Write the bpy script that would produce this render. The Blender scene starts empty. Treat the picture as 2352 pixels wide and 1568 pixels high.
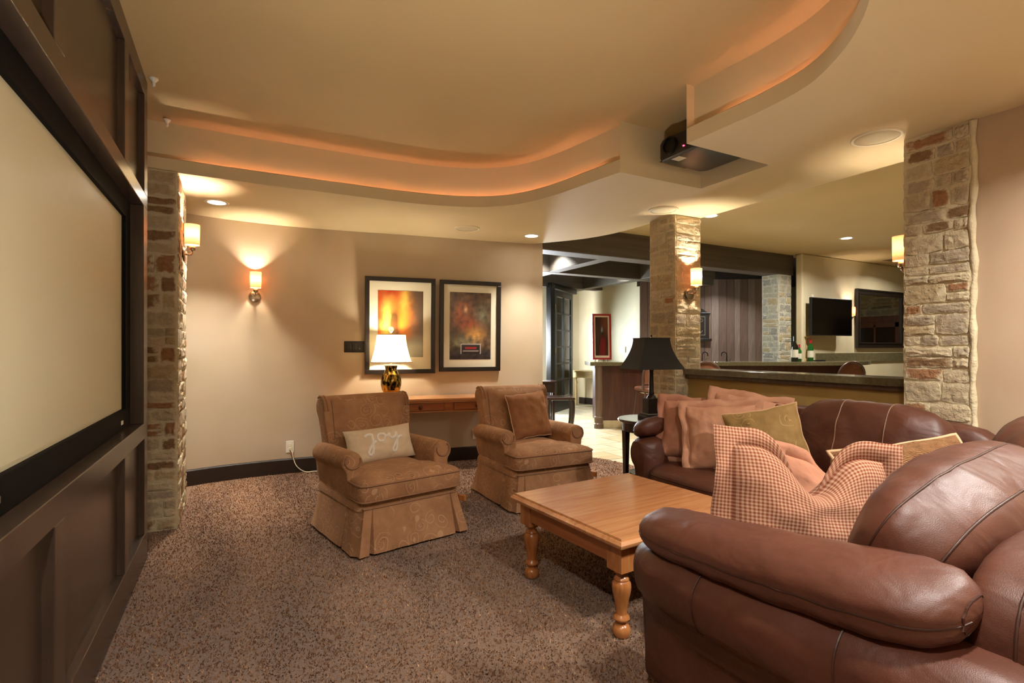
import bpy, bmesh, math, random
from mathutils import Vector, Matrix, noise

SC = bpy.context.scene
COL = SC.collection
R = random.Random(11)
PI = math.pi

# ------------------------------------------------------------------ camera
cam_d = bpy.data.cameras.new('camera')
cam_d.sensor_fit = 'HORIZONTAL'
cam_d.sensor_width = 36.0
cam_d.lens = 36.0 * 1190.0 / 2352.0
cam_d.shift_y = 16.0 / 2352.0
cam_d.clip_start = 0.02
cam = bpy.data.objects.new('camera', cam_d)
COL.objects.link(cam)
cam.location = (0, 0, 1.24)
cam.rotation_euler = (PI / 2, 0, -math.radians(28.01))
SC.camera = cam

# ------------------------------------------------------------------ world, exposure
wd = bpy.data.worlds.new('world')
SC.world = wd
wd.use_nodes = True
wd.node_tree.nodes['Background'].inputs[0].default_value = (1.0, 0.86, 0.68, 1)
wd.node_tree.nodes['Background'].inputs[1].default_value = 0.15
SC.view_settings.view_transform = 'Standard'
SC.view_settings.look = 'None'
SC.view_settings.gamma = 1.0
SC.view_settings.use_curve_mapping = False
SC.view_settings.exposure = 1.8
try:
    SC.cycles.use_denoising = True
    SC.cycles.use_adaptive_sampling = True
    SC.cycles.adaptive_threshold = 0.2
    SC.cycles.max_bounces = 6
    SC.cycles.diffuse_bounces = 3
    SC.cycles.glossy_bounces = 4
    SC.cycles.transmission_bounces = 6
    SC.cycles.sample_clamp_indirect = 4.0
    SC.cycles.blur_glossy = 0.6
    SC.cycles.caustics_reflective = False
    SC.cycles.caustics_refractive = False
except Exception:
    pass

# lamp strengths (each light is built together with its fixture further down)
CAN_W = 5.6          # recessed cans of the theatre soffit
FILL_CAN_W = 12.5     # cans added in the unseen soffit behind the camera
BAR_CAN_W = 28.0      # recessed cans of the bar ceiling
HALL_CAN_W = 20.0
SCONCE_W = 10.5
LAMP_W = 20.0
UP_FILL_W = 4.6          # added floor uplight beside the camera, filling in the tray ceiling
ROPE_E = 15.0
WARM = (1.0, 0.97, 0.90)
NEUTRAL = (1.0, 0.96, 0.88)
COOL = (0.88, 0.94, 1.0)

# ------------------------------------------------------------------ helpers
def tag(o, label=None, cat=None, group=None, kind=None):
    if label: o['label'] = label
    if cat: o['category'] = cat
    if group: o['group'] = group
    if kind: o['kind'] = kind
    return o

def empty(name, loc=(0, 0, 0), rz=0.0, label=None, cat=None, group=None, kind=None, scale=None):
    o = bpy.data.objects.new(name, None)
    o.empty_display_size = 0.1
    o.location = loc
    o.rotation_euler = (0, 0, rz)
    if scale: o.scale = scale
    COL.objects.link(o)
    return tag(o, label, cat, group, kind)

class MB:
    """collects verts / faces / uvs; build() links them as one mesh object"""
    def __init__(s):
        s.v = []; s.f = []; s.uv = None; s.col = None
    def add(s, vs, fs, M=None):
        b = len(s.v)
        for p in vs:
            p = Vector(p)
            if M is not None: p = M @ p
            s.v.append(p)
        s.f += [tuple(b + i for i in f) for f in fs]
        return s
    def box(s, x0, x1, y0, y1, z0, z1, M=None):
        vs = [(x0,y0,z0),(x1,y0,z0),(x1,y1,z0),(x0,y1,z0),(x0,y0,z1),(x1,y0,z1),(x1,y1,z1),(x0,y1,z1)]
        return s.add(vs, [(3,2,1,0),(4,5,6,7),(0,1,5,4),(1,2,6,5),(2,3,7,6),(3,0,4,7)], M)
    def lathe(s, prof, n=24, M=None, cap=True):
        vs = []; fs = []; m = len(prof)
        for (r, z) in prof:
            for k in range(n):
                a = 2*PI*k/n
                vs.append((r*math.cos(a), r*math.sin(a), z))
        for i in range(m-1):
            for k in range(n):
                k2 = (k+1) % n
                fs.append((i*n+k, i*n+k2, (i+1)*n+k2, (i+1)*n+k))
        if cap:
            fs.append(tuple(reversed(range(n)))); fs.append(tuple((m-1)*n+k for k in range(n)))
        return s.add(vs, fs, M)
    def tube(s, pts, r, n=10, M=None, cap=True, closed=False):
        pts = [Vector(p) for p in pts]; m = len(pts)
        rings = []
        up = Vector((0, 0, 1)); prev = None
        for i, p in enumerate(pts):
            if closed: t = pts[(i+1) % m] - pts[i-1]
            else: t = pts[min(i+1, m-1)] - pts[max(i-1, 0)]
            if t.length < 1e-9: t = Vector((0, 0, 1))
            t.normalize()
            if prev is None:
                a = t.cross(up)
                if a.length < 1e-3: a = t.cross(Vector((1, 0, 0)))
            else:
                a = prev - t * prev.dot(t)
                if a.length < 1e-6: a = t.cross(up)
            a.normalize(); prev = a; b = t.cross(a)
            rr = r[i] if isinstance(r, (list, tuple)) else r
            rings.append([p + (a*math.cos(2*PI*k/n) + b*math.sin(2*PI*k/n))*rr for k in range(n)])
        return s.loft(rings, M, cap and not closed, loop=closed)
    def loft(s, rings, M=None, cap=True, loop=False, closed=True):
        n = len(rings[0]); m = len(rings)
        vs = [p for r_ in rings for p in r_]; fs = []
        for i in range(m if loop else m-1):
            i2 = (i+1) % m
            for k in range(n if closed else n-1):
                k2 = (k+1) % n
                fs.append((i*n+k, i*n+k2, i2*n+k2, i2*n+k))
        if cap and not loop:
            fs.append(tuple(reversed(range(n)))); fs.append(tuple((m-1)*n+k for k in range(n)))
        return s.add(vs, fs, M)
    def prism(s, poly, z0, z1, M=None):
        n = len(poly)
        vs = [(p[0], p[1], z0) for p in poly] + [(p[0], p[1], z1) for p in poly]
        fs = [tuple(reversed(range(n))), tuple(range(n, 2*n))]
        for k in range(n):
            k2 = (k+1) % n
            fs.append((k, k2, n+k2, n+k))
        return s.add(vs, fs, M)
    def grid(s, nx, ny, fn, M=None):
        vs = [fn(i/(nx-1), j/(ny-1)) for j in range(ny) for i in range(nx)]
        fs = [(j*nx+i, j*nx+i+1, (j+1)*nx+i+1, (j+1)*nx+i) for j in range(ny-1) for i in range(nx-1)]
        return s.add(vs, fs, M)
    def mesh(s, name, mat=None, smooth=False):
        me = bpy.data.meshes.new(name)
        me.from_pydata([tuple(p) for p in s.v], [], s.f)
        me.validate()
        if s.uv is not None:
            ul = me.uv_layers.new(name='UVMap')
            for lp in me.loops: ul.data[lp.index].uv = s.uv[lp.vertex_index]
        if s.col is not None:
            ca = me.color_attributes.new('Col', 'FLOAT_COLOR', 'POINT')
            for i, c in enumerate(s.col): ca.data[i].color = (c[0], c[1], c[2], 1)
        if smooth:
            me.polygons.foreach_set('use_smooth', [True]*len(me.polygons))
        if mat is not None: me.materials.append(mat)
        me.update()
        return me
    def build(s, name, mat=None, parent=None, smooth=False, bevel=0.0, seg=2, loc=None, rot=None, fix=True, sub=0, auto=None):
        me = s.mesh(name, mat, smooth)
        if fix:
            bm = bmesh.new(); bm.from_mesh(me)
            bmesh.ops.recalc_face_normals(bm, faces=bm.faces)
            bm.to_mesh(me); bm.free()
        if auto is not None:
            me.polygons.foreach_set('use_smooth', [True]*len(me.polygons))
            try: me.set_sharp_from_angle(angle=math.radians(auto))
            except Exception: pass
        o = bpy.data.objects.new(name, me)
        COL.objects.link(o)
        if parent is not None: o.parent = parent
        if loc is not None: o.location = loc
        if rot is not None: o.rotation_euler = rot
        if bevel > 0:
            b = o.modifiers.new('edge', 'BEVEL'); b.width = bevel; b.segments = seg
            b.limit_method = 'ANGLE'; b.angle_limit = math.radians(40); b.harden_normals = False
        if sub:
            m = o.modifiers.new('sub', 'SUBSURF'); m.levels = sub; m.render_levels = sub
        return o

def T(x=0, y=0, z=0): return Matrix.Translation((x, y, z))
def RX(a): return Matrix.Rotation(a, 4, 'X')
def RY(a): return Matrix.Rotation(a, 4, 'Y')
def RZ(a): return Matrix.Rotation(a, 4, 'Z')

def copy_tree(o, parent=None):
    c = o.copy(); COL.objects.link(c); c.parent = parent
    for ch in list(o.children): copy_tree(ch, c)
    return c

def light(name, kind, loc, power, color, parent=None, size=0.1, rot=(0, 0, 0), spread=None, radius=0.03, spot=None):
    l = bpy.data.lights.new(name, kind); l.energy = power; l.color = color
    if kind == 'AREA':
        l.shape = 'DISK'; l.size = size
        if spread: l.spread = spread
    elif kind == 'SPOT':
        l.spot_size = spot or 2.0; l.spot_blend = 0.6; l.shadow_soft_size = radius
    else:
        l.shadow_soft_size = radius
    o = bpy.data.objects.new(name, l); COL.objects.link(o)
    o.location = loc; o.rotation_euler = rot
    if parent is not None: o.parent = parent
    return o

def catmull(pts, n=8):
    pts = [Vector(p) for p in pts]; out = []
    for i in range(len(pts)-1):
        p0 = pts[max(i-1, 0)]; p1 = pts[i]; p2 = pts[i+1]; p3 = pts[min(i+2, len(pts)-1)]
        for k in range(n):
            t = k/n
            out.append(0.5*((2*p1) + (p2-p0)*t + (2*p0-5*p1+4*p2-p3)*t*t + (3*p1-p0-3*p2+p3)*t**3))
    out.append(pts[-1]); return out

def offset2(pts, d):
    out = []
    for i, p in enumerate(pts):
        t = Vector(pts[min(i+1, len(pts)-1)]) - Vector(pts[max(i-1, 0)])
        t = Vector((t[0], t[1])); t.normalize()
        out.append((p[0] + t[1]*d, p[1] - t[0]*d))
    return out

def superq(d, p):
    s = (abs(d[0])**p + abs(d[1])**p + abs(d[2])**p) ** (-1.0/p)
    return Vector((d[0]*s, d[1]*s, d[2]*s))

def puff(dims, p=4.0, n=12, wr=0.0, wf=6.0, seed=0, bulge=0.0):
    """soft rounded box, half dims; returns MB"""
    mb = MB(); idx = {}; fs = []
    def vid(x, y, z):
        k = (x, y, z)
        if k not in idx:
            d = Vector((math.tan((2*x/n-1)*PI/4), math.tan((2*y/n-1)*PI/4), math.tan((2*z/n-1)*PI/4)))
            q = superq(d, p)
            q = Vector((q.x*dims[0], q.y*dims[1], q.z*dims[2]))
            if wr:
                nv = noise.noise(Vector((q.x*wf+seed*7.1, q.y*wf+seed*3.3, q.z*wf*0.6)))
                n2 = noise.noise(Vector((q.x*wf*2.7+seed, q.y*wf*2.7, q.z*wf*2.1+9)))
                q += d.normalized() * wr * (nv + 0.5*n2)
            idx[k] = len(mb.v); mb.v.append(q)
        return idx[k]
    for a in range(n):
        for b in range(n):
            fs.append((vid(a,b,0), vid(a,b+1,0), vid(a+1,b+1,0), vid(a+1,b,0)))
            fs.append((vid(a,b,n), vid(a+1,b,n), vid(a+1,b+1,n), vid(a,b+1,n)))
            fs.append((vid(a,0,b), vid(a+1,0,b), vid(a+1,0,b+1), vid(a,0,b+1)))
            fs.append((vid(a,n,b), vid(a,n,b+1), vid(a+1,n,b+1), vid(a+1,n,b)))
            fs.append((vid(0,a,b), vid(0,a,b+1), vid(0,a+1,b+1), vid(0,a+1,b)))
            fs.append((vid(n,a,b), vid(n,a+1,b), vid(n,a+1,b+1), vid(n,a,b+1)))
    mb.f = fs
    return mb

def puff_loop(dims, p, axis, val, n=96, wr=0.0, wf=6.0, seed=0):
    """closed seam line where a puff is cut at coordinate val (fraction of its half dim)"""
    pts = []
    for k in range(n):
        a = 2*PI*k/n; c, s_ = math.cos(a), math.sin(a)
        rem = (1 - abs(val)**p) ** (1.0/p)
        q = (abs(c)**p + abs(s_)**p) ** (-1.0/p)
        w = [0, 0, 0]; o = [i for i in range(3) if i != axis]
        w[axis] = val; w[o[0]] = c*q*rem; w[o[1]] = s_*q*rem
        d_ = Vector(w).normalized()
        q_ = Vector((w[0]*dims[0], w[1]*dims[1], w[2]*dims[2]))
        if wr:
            nv = noise.noise(Vector((q_.x*wf+seed*7.1, q_.y*wf+seed*3.3, q_.z*wf*0.6)))
            n2 = noise.noise(Vector((q_.x*wf*2.7+seed, q_.y*wf*2.7, q_.z*wf*2.1+9)))
            q_ = q_ + d_*(wr*(nv + 0.5*n2) - .001)
        pts.append(q_)
    return pts

def pillow_pt(u, v, side, w, h, t, pin=0.10, wr=0.0, seed=0):
    pu = max(0.0, 1-abs(u)**2.4); pv = max(0.0, 1-abs(v)**2.4)
    th = (pu*pv)**0.52 * t
    x = w/2*u*(1 - pin*(1-v*v)*abs(u)**3)
    z = h/2*v*(1 - pin*(1-u*u)*abs(v)**3)
    if wr:
        e = max(abs(u), abs(v))
        k = noise.noise(Vector((u*3.1+seed*5.7, v*3.1, side*2.0+seed)))
        k2 = noise.noise(Vector((u*9+seed, v*4.2+seed*2, side*3.0)))
        th += wr*(k*1.2 + k2*0.55)*(pu*pv)**0.3
        z += wr*0.7*noise.noise(Vector((u*2.2+seed*3, 0.3, seed)))*abs(v)**4
        x += wr*0.7*noise.noise(Vector((0.7, v*2.2+seed*3, seed)))*abs(u)**4
    return Vector((x, side*th, z))

def pillow(w, h, t, pin=0.10, wr=0.0, seed=0, n=26, half=None):
    """scatter cushion standing in its local XZ plane, thickness along Y; uv in metres"""
    mb = MB(); mb.uv = []
    for side in (-1, 1):
        b = len(mb.v)
        for j in range(n):
            for i in range(n):
                u = math.sin((2*i/(n-1)-1)*PI/2)*0.35 + (2*i/(n-1)-1)*0.65
                v = math.sin((2*j/(n-1)-1)*PI/2)*0.35 + (2*j/(n-1)-1)*0.65
                mb.v.append(pillow_pt(u, v, side, w, h, t, pin, wr, seed))
                mb.uv.append((u*w/2 + (0 if side < 0 else 3.3), v*h/2))
        for j in range(n-1):
            for i in range(n-1):
                q = (b+j*n+i, b+j*n+i+1, b+(j+1)*n+i+1, b+(j+1)*n+i)
                mb.f.append(q if side < 0 else tuple(reversed(q)))
    return mb

def pillow_edge(w, h, t, pin=0.10, wr=0.0, seed=0, n=30):
    pts = []
    for a, b in (((-1,-1),(1,-1)), ((1,-1),(1,1)), ((1,1),(-1,1)), ((-1,1),(-1,-1))):
        for k in range(n):
            f = k/n; u = a[0]+(b[0]-a[0])*f; v = a[1]+(b[1]-a[1])*f
            p = pillow_pt(u, v, 1, w, h, t, pin, wr, seed); p.y = 0; pts.append(p)
    return pts

def flange(w, h, fl, pin, wr, seed, amp=0.012, n=30):
    """flat sham border round a pillow edge"""
    mb = MB(); mb.uv = []
    e = pillow_edge(w, h, 0.01, pin, wr, seed, n); m = len(e)
    rings = []
    for k, p in enumerate(e):
        q = (k % n)/n
        side = k//n
        d = Vector(((1 if side == 1 else -1 if side == 3 else 0), 0, (-1 if side == 0 else 1 if side == 2 else 0)))
        if k % n == 0:
            d = Vector((p.x/abs(p.x), 0, p.z/abs(p.z)))
        y = amp*math.sin(k*2*PI/m*7+seed) + amp*0.8*noise.noise(Vector((k*0.31, seed, 0)))
        outp = p + d*fl + Vector((0, y*1.6, 0)); midp = p + d*fl*0.5 + Vector((0, y*0.6, 0))
        inn = p - d*0.012
        rings.append([inn+Vector((0,.004,0)), midp+Vector((0,.003,0)), outp+Vector((0,.0025,0)),
                      outp-Vector((0,.0025,0)), midp-Vector((0,.003,0)), inn-Vector((0,.004,0))])
    mb.loft(rings, loop=True)
    mb.uv = [(p.x, p.z) for p in mb.v]
    return mb
# ------------------------------------------------------------------ materials
def C(h):
    h = h.lstrip('#')
    out = []
    for i in (0, 2, 4):
        c = int(h[i:i+2], 16)/255.0
        out.append(c/12.92 if c <= 0.04045 else ((c+0.055)/1.055)**2.4)
    return (out[0], out[1], out[2], 1.0)

def base(name):
    m = bpy.data.materials.new(name); m.use_nodes = True
    nt = m.node_tree; b = nt.nodes['Principled BSDF']
    return m, nt, b

def N(nt, kind, **kw):
    n = nt.nodes.new(kind)
    for k, v in kw.items():
        if hasattr(n, k): setattr(n, k, v)
        else: n.inputs[k.replace('_', ' ')].default_value = v
    return n

def coords(nt, which='Object', scale=(1, 1, 1), rot=(0, 0, 0)):
    tc = nt.nodes.new('ShaderNodeTexCoord'); mp = nt.nodes.new('ShaderNodeMapping')
    mp.inputs['Scale'].default_value = scale; mp.inputs['Rotation'].default_value = rot
    nt.links.new(tc.outputs[which], mp.inputs['Vector'])
    return mp.outputs['Vector']

def ramp(nt, fac, stops, interp='LINEAR'):
    r = nt.nodes.new('ShaderNodeValToRGB'); e = r.color_ramp.elements
    r.color_ramp.interpolation = interp
    while len(e) < len(stops): e.new(0.5)
    for i, (p, c) in enumerate(stops):
        e[i].position = p; e[i].color = c
    nt.links.new(fac, r.inputs['Fac']); return r.outputs['Color']

def math_n(nt, op, a, b=None):
    n = nt.nodes.new('ShaderNodeMath'); n.operation = op
    for i, x in enumerate((a, b)):
        if x is None: continue
        if isinstance(x, (int, float)): n.inputs[i].default_value = x
        else: nt.links.new(x, n.inputs[i])
    return n.outputs[0]

def mix_c(nt, fac, a, b, mode='MIX'):
    n = nt.nodes.new('ShaderNodeMix'); n.data_type = 'RGBA'; n.blend_type = mode
    for sock, x in ((n.inputs[0], fac), (n.inputs[6], a), (n.inputs[7], b)):
        if isinstance(x, (int, float, tuple)): sock.default_value = x
        else: nt.links.new(x, sock)
    return n.outputs[2]

def bump(nt, b, height, strength, dist=0.01):
    n = nt.nodes.new('ShaderNodeBump'); n.inputs['Strength'].default_value = strength
    n.inputs['Distance'].default_value = dist
    nt.links.new(height, n.inputs['Height']); nt.links.new(n.outputs[0], b.inputs['Normal'])
    return n

def simple(name, col, rough=0.5, metal=0.0, spec=0.5, var=None, vscale=4.0, bmp=0.0, bscale=40.0, stretch=(1, 1, 1), sheen=0.0, coat=0.0, bdist=0.01, contrast=(0.35, 0.65), detail=4):
    m, nt, b = base(name)
    b.inputs['Roughness'].default_value = rough; b.inputs['Metallic'].default_value = metal
    b.inputs['Specular IOR Level'].default_value = spec
    if sheen:
        b.inputs['Sheen Weight'].default_value = sheen; b.inputs['Sheen Roughness'].default_value = 0.4
        b.inputs['Sheen Tint'].default_value = col
    if coat:
        b.inputs['Coat Weight'].default_value = coat; b.inputs['Coat Roughness'].default_value = 0.1
    if var or bmp:
        vec = coords(nt, 'Object', stretch)
    if var:
        n = N(nt, 'ShaderNodeTexNoise', Scale=vscale, Detail=detail, Roughness=0.6); nt.links.new(vec, n.inputs['Vector'])
        nt.links.new(ramp(nt, n.outputs['Fac'], [(contrast[0], col), (contrast[1], var)]), b.inputs['Base Color'])
    else: b.inputs['Base Color'].default_value = col
    if bmp:
        n2 = N(nt, 'ShaderNodeTexNoise', Scale=bscale, Detail=5, Roughness=0.6); nt.links.new(vec, n2.inputs['Vector'])
        bump(nt, b, n2.outputs['Fac'], bmp, bdist)
    return m

def wood(name, c1, c2, c3, rough=0.35, axis=0, scale=1.0, coat=0.0, spec=0.5, knots=True):
    m, nt, b = base(name)
    sc = [9*scale, 9*scale, 9*scale]; sc[axis] = 0.9*scale
    vec = coords(nt, 'Object', tuple(sc))
    n = N(nt, 'ShaderNodeTexNoise', Scale=1.6, Detail=6, Roughness=0.62, Distortion=1.1); nt.links.new(vec, n.inputs['Vector'])
    sc2 = [55*scale, 55*scale, 55*scale]; sc2[axis] = 2.2*scale
    n2 = N(nt, 'ShaderNodeTexNoise', Scale=1.2, Detail=4, Roughness=0.7); nt.links.new(coords(nt, 'Object', tuple(sc2)), n2.inputs['Vector'])
    f = math_n(nt, 'ADD', math_n(nt, 'MULTIPLY', n.outputs['Fac'], 0.72), math_n(nt, 'MULTIPLY', n2.outputs['Fac'], 0.28))
    col = ramp(nt, f, [(0.34, c1), (0.5, c2), (0.68, c3)])
    nt.links.new(col, b.inputs['Base Color'])
    b.inputs['Roughness'].default_value = rough; b.inputs['Specular IOR Level'].default_value = spec
    if coat: b.inputs['Coat Weight'].default_value = coat; b.inputs['Coat Roughness'].default_value = 0.12
    return m

def leather(name, c1, c2, rough=0.36, creases=0.35):
    m, nt, b = base(name)
    vec = coords(nt, 'Object')
    n = N(nt, 'ShaderNodeTexNoise', Scale=5.0, Detail=5, Roughness=0.6); nt.links.new(vec, n.inputs['Vector'])
    nt.links.new(ramp(nt, n.outputs['Fac'], [(0.3, c1), (0.72, c2)]), b.inputs['Base Color'])
    b.inputs['Roughness'].default_value = rough; b.inputs['Specular IOR Level'].default_value = 0.45
    nw = N(nt, 'ShaderNodeTexNoise', Scale=3.0, Detail=2); nt.links.new(vec, nw.inputs['Vector'])
    wv = N(nt, 'ShaderNodeTexNoise', Scale=7.0, Detail=2.5, Roughness=0.5, Distortion=0.5)
    nt.links.new(coords(nt, 'Object', (1.2, 1.0, 1.3)), wv.inputs['Vector'])
    vo = N(nt, 'ShaderNodeTexVoronoi', Scale=420.0); nt.links.new(vec, vo.inputs['Vector'])
    h = math_n(nt, 'ADD', math_n(nt, 'MULTIPLY', wv.outputs['Fac'], 1.0), math_n(nt, 'MULTIPLY', vo.outputs['Distance'], 0.02))
    bump(nt, b, h, creases, 0.03)
    return m

def paisley(name, bg1, bg2, line, dark, scale=1.0, rough=0.85, sheen=0.35, which='Object'):
    """woven velvet with pale curls and dotted drops"""
    m, nt, b = base(name)
    vec = coords(nt, which)
    nz = N(nt, 'ShaderNodeTexNoise', Scale=4.5*scale, Detail=2); nt.links.new(vec, nz.inputs['Vector'])
    warp = nt.nodes.new('ShaderNodeVectorMath'); warp.operation = 'MULTIPLY_ADD'
    nt.links.new(nz.outputs['Color'], warp.inputs[0]); warp.inputs[1].default_value = (0.10/scale,)*3
    nt.links.new(vec, warp.inputs[2])
    SCL = 10.5*scale
    vo = N(nt, 'ShaderNodeTexVoronoi', Scale=SCL); nt.links.new(warp.outputs[0], vo.inputs['Vector'])
    d = vo.outputs['Distance']
    loc_ = nt.nodes.new('ShaderNodeVectorMath'); loc_.operation = 'SUBTRACT'
    nt.links.new(warp.outputs[0], loc_.inputs[0]); nt.links.new(vo.outputs['Position'], loc_.inputs[1])
    sx = nt.nodes.new('ShaderNodeSeparateXYZ'); nt.links.new(loc_.outputs[0], sx.inputs[0])
    hue = nt.nodes.new('ShaderNodeSeparateColor'); nt.links.new(vo.outputs['Color'], hue.inputs[0])
    ang = math_n(nt, 'MULTIPLY', math_n(nt, 'ARCTAN2', sx.outputs[2], math_n(nt, 'ADD', sx.outputs[0], sx.outputs[1])), 1/(2*PI))
    spin = math_n(nt, 'ADD', ang, hue.outputs[1])
    # spiral curl
    spi = math_n(nt, 'FRACT', math_n(nt, 'ADD', math_n(nt, 'MULTIPLY', d, 3.6), math_n(nt, 'ADD', spin, 5.0)))
    curl = math_n(nt, 'MULTIPLY', math_n(nt, 'LESS_THAN', spi, 0.17), math_n(nt, 'MULTIPLY', math_n(nt, 'LESS_THAN', d, 0.62), math_n(nt, 'GREATER_THAN', d, 0.06)))
    pick = math_n(nt, 'GREATER_THAN', hue.outputs[0], 0.30)
    mask = math_n(nt, 'MULTIPLY', curl, pick)
    # arc of dots inside the curl
    a10 = math_n(nt, 'SUBTRACT', math_n(nt, 'FRACT', math_n(nt, 'MULTIPLY', math_n(nt, 'ADD', spin, 5.0), 11.0)), 0.5)
    dr = math_n(nt, 'MULTIPLY', math_n(nt, 'SUBTRACT', d, 0.235), 9.0)
    rr = math_n(nt, 'ADD', math_n(nt, 'MULTIPLY', a10, a10), math_n(nt, 'MULTIPLY', dr, dr))
    half = math_n(nt, 'LESS_THAN', math_n(nt, 'FRACT', math_n(nt, 'ADD', spin, 5.2)), 0.55)
    dots = math_n(nt, 'MULTIPLY', math_n(nt, 'LESS_THAN', rr, 0.085), math_n(nt, 'MULTIPLY', half, pick))
    n1 = N(nt, 'ShaderNodeTexNoise', Scale=6.0*scale, Detail=5, Roughness=0.65); nt.links.new(vec, n1.inputs['Vector'])
    c = ramp(nt, n1.outputs['Fac'], [(0.32, bg1), (0.68, bg2)])
    c = mix_c(nt, math_n(nt, 'MULTIPLY', mask, 0.42), c, line)
    c = mix_c(nt, math_n(nt, 'MULTIPLY', dots, 0.6), c, dark)
    nt.links.new(c, b.inputs['Base Color'])
    b.inputs['Roughness'].default_value = rough; b.inputs['Specular IOR Level'].default_value = 0.2
    b.inputs['Sheen Weight'].default_value = sheen; b.inputs['Sheen Tint'].default_value = line
    n3 = N(nt, 'ShaderNodeTexNoise', Scale=260.0, Detail=2); nt.links.new(vec, n3.inputs['Vector'])
    n4 = N(nt, 'ShaderNodeTexNoise', Scale=14.0, Detail=3); nt.links.new(vec, n4.inputs['Vector'])
    bump(nt, b, math_n(nt, 'ADD', math_n(nt, 'MULTIPLY', n3.outputs['Fac'], 0.15), n4.outputs['Fac']), 0.35, 0.012)
    return m

def gingham(name, a, c, pitch=0.0115):
    m, nt, b = base(name)
    uvn = nt.nodes.new('ShaderNodeUVMap')
    sp = nt.nodes.new('ShaderNodeSeparateXYZ'); nt.links.new(uvn.outputs[0], sp.inputs[0])
    def sq(x):
        f = math_n(nt, 'FRACT', math_n(nt, 'ADD', math_n(nt, 'MULTIPLY', x, 1.0/pitch), 200.0))
        return math_n(nt, 'GREATER_THAN', f, 0.5)
    sx, sy = sq(sp.outputs[0]), sq(sp.outputs[1])
    f = math_n(nt, 'MULTIPLY', math_n(nt, 'ADD', sx, sy), 0.5)
    col = ramp(nt, f, [(0.0, a), (0.5, (a[0]*.45+c[0]*.55, a[1]*.45+c[1]*.55, a[2]*.45+c[2]*.55, 1)), (1.0, c)])
    nt.links.new(col, b.inputs['Base Color'])
    b.inputs['Roughness'].default_value = 0.9; b.inputs['Specular IOR Level'].default_value = 0.15
    n3 = N(nt, 'ShaderNodeTexNoise', Scale=9.0, Detail=4); nt.links.new(coords(nt, 'Object'), n3.inputs['Vector'])
    bump(nt, b, n3.outputs['Fac'], 0.3, 0.02)
    return m

def cloth(name, c1, c2, wrinkle=0.4, ws=7.0, rough=0.9, sheen=0.2, weave=0.0, stretch=(1, 1, 1)):
    m, nt, b = base(name)
    vec = coords(nt, 'Object', stretch)
    n = N(nt, 'ShaderNodeTexNoise', Scale=ws, Detail=4, Roughness=0.55, Distortion=0.6); nt.links.new(vec, n.inputs['Vector'])
    nt.links.new(ramp(nt, n.outputs['Fac'], [(0.3, c1), (0.7, c2)]), b.inputs['Base Color'])
    b.inputs['Roughness'].default_value = rough; b.inputs['Specular IOR Level'].default_value = 0.2
    b.inputs['Sheen Weight'].default_value = sheen; b.inputs['Sheen Tint'].default_value = c2
    h = n.outputs['Fac']
    if weave:
        w = N(nt, 'ShaderNodeTexWave', Scale=weave, Distortion=2.0, Detail=1); w.wave_type = 'BANDS'; w.bands_direction = 'DIAGONAL'
        nt.links.new(vec, w.inputs['Vector'])
        h = math_n(nt, 'ADD', h, math_n(nt, 'MULTIPLY', w.outputs['Fac'], 0.35))
    bump(nt, b, h, wrinkle, 0.03)
    return m

def emit(name, col, strength):
    m = bpy.data.materials.new(name); m.use_nodes = True; nt = m.node_tree
    nt.nodes.remove(nt.nodes['Principled BSDF'])
    e = nt.nodes.new('ShaderNodeEmission'); e.inputs[0].default_value = (col[0], col[1], col[2], 1); e.inputs[1].default_value = strength
    nt.links.new(e.outputs[0], nt.nodes['Material Output'].inputs[0]); return m

def shade_mat(name, col, trans=0.6, rings=0.0):
    """thin lamp shade: lets the bulb's light through, tinted"""
    m = bpy.data.materials.new(name); m.use_nodes = True; nt = m.node_tree
    nt.nodes.remove(nt.nodes['Principled BSDF'])
    d = nt.nodes.new('ShaderNodeBsdfDiffuse'); t = nt.nodes.new('ShaderNodeBsdfTranslucent'); mx = nt.nodes.new('ShaderNodeMixShader')
    d.inputs[0].default_value = col; t.inputs[0].default_value = col; mx.inputs[0].default_value = trans
    if rings:
        w = N(nt, 'ShaderNodeTexWave', Scale=rings, Distortion=1.5); w.bands_direction = 'Z'
        nt.links.new(coords(nt, 'Object'), w.inputs['Vector'])
        c = ramp(nt, w.outputs['Fac'], [(0.2, (col[0]*.9, col[1]*.82, col[2]*.78, 1)), (0.8, col)])
        nt.links.new(c, d.inputs[0]); nt.links.new(c, t.inputs[0])
    nt.links.new(d.outputs[0], mx.inputs[1]); nt.links.new(t.outputs[0], mx.inputs[2])
    nt.links.new(mx.outputs[0], nt.nodes['Material Output'].inputs[0]); return m

def attr_mat(name, rough=0.5, spec=0.3):
    m, nt, b = base(name)
    a = nt.nodes.new('ShaderNodeAttribute'); a.attribute_name = 'Col'
    nt.links.new(a.outputs['Color'], b.inputs['Base Color'])
    b.inputs['Roughness'].default_value = rough; b.inputs['Specular IOR Level'].default_value = spec
    return m

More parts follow.
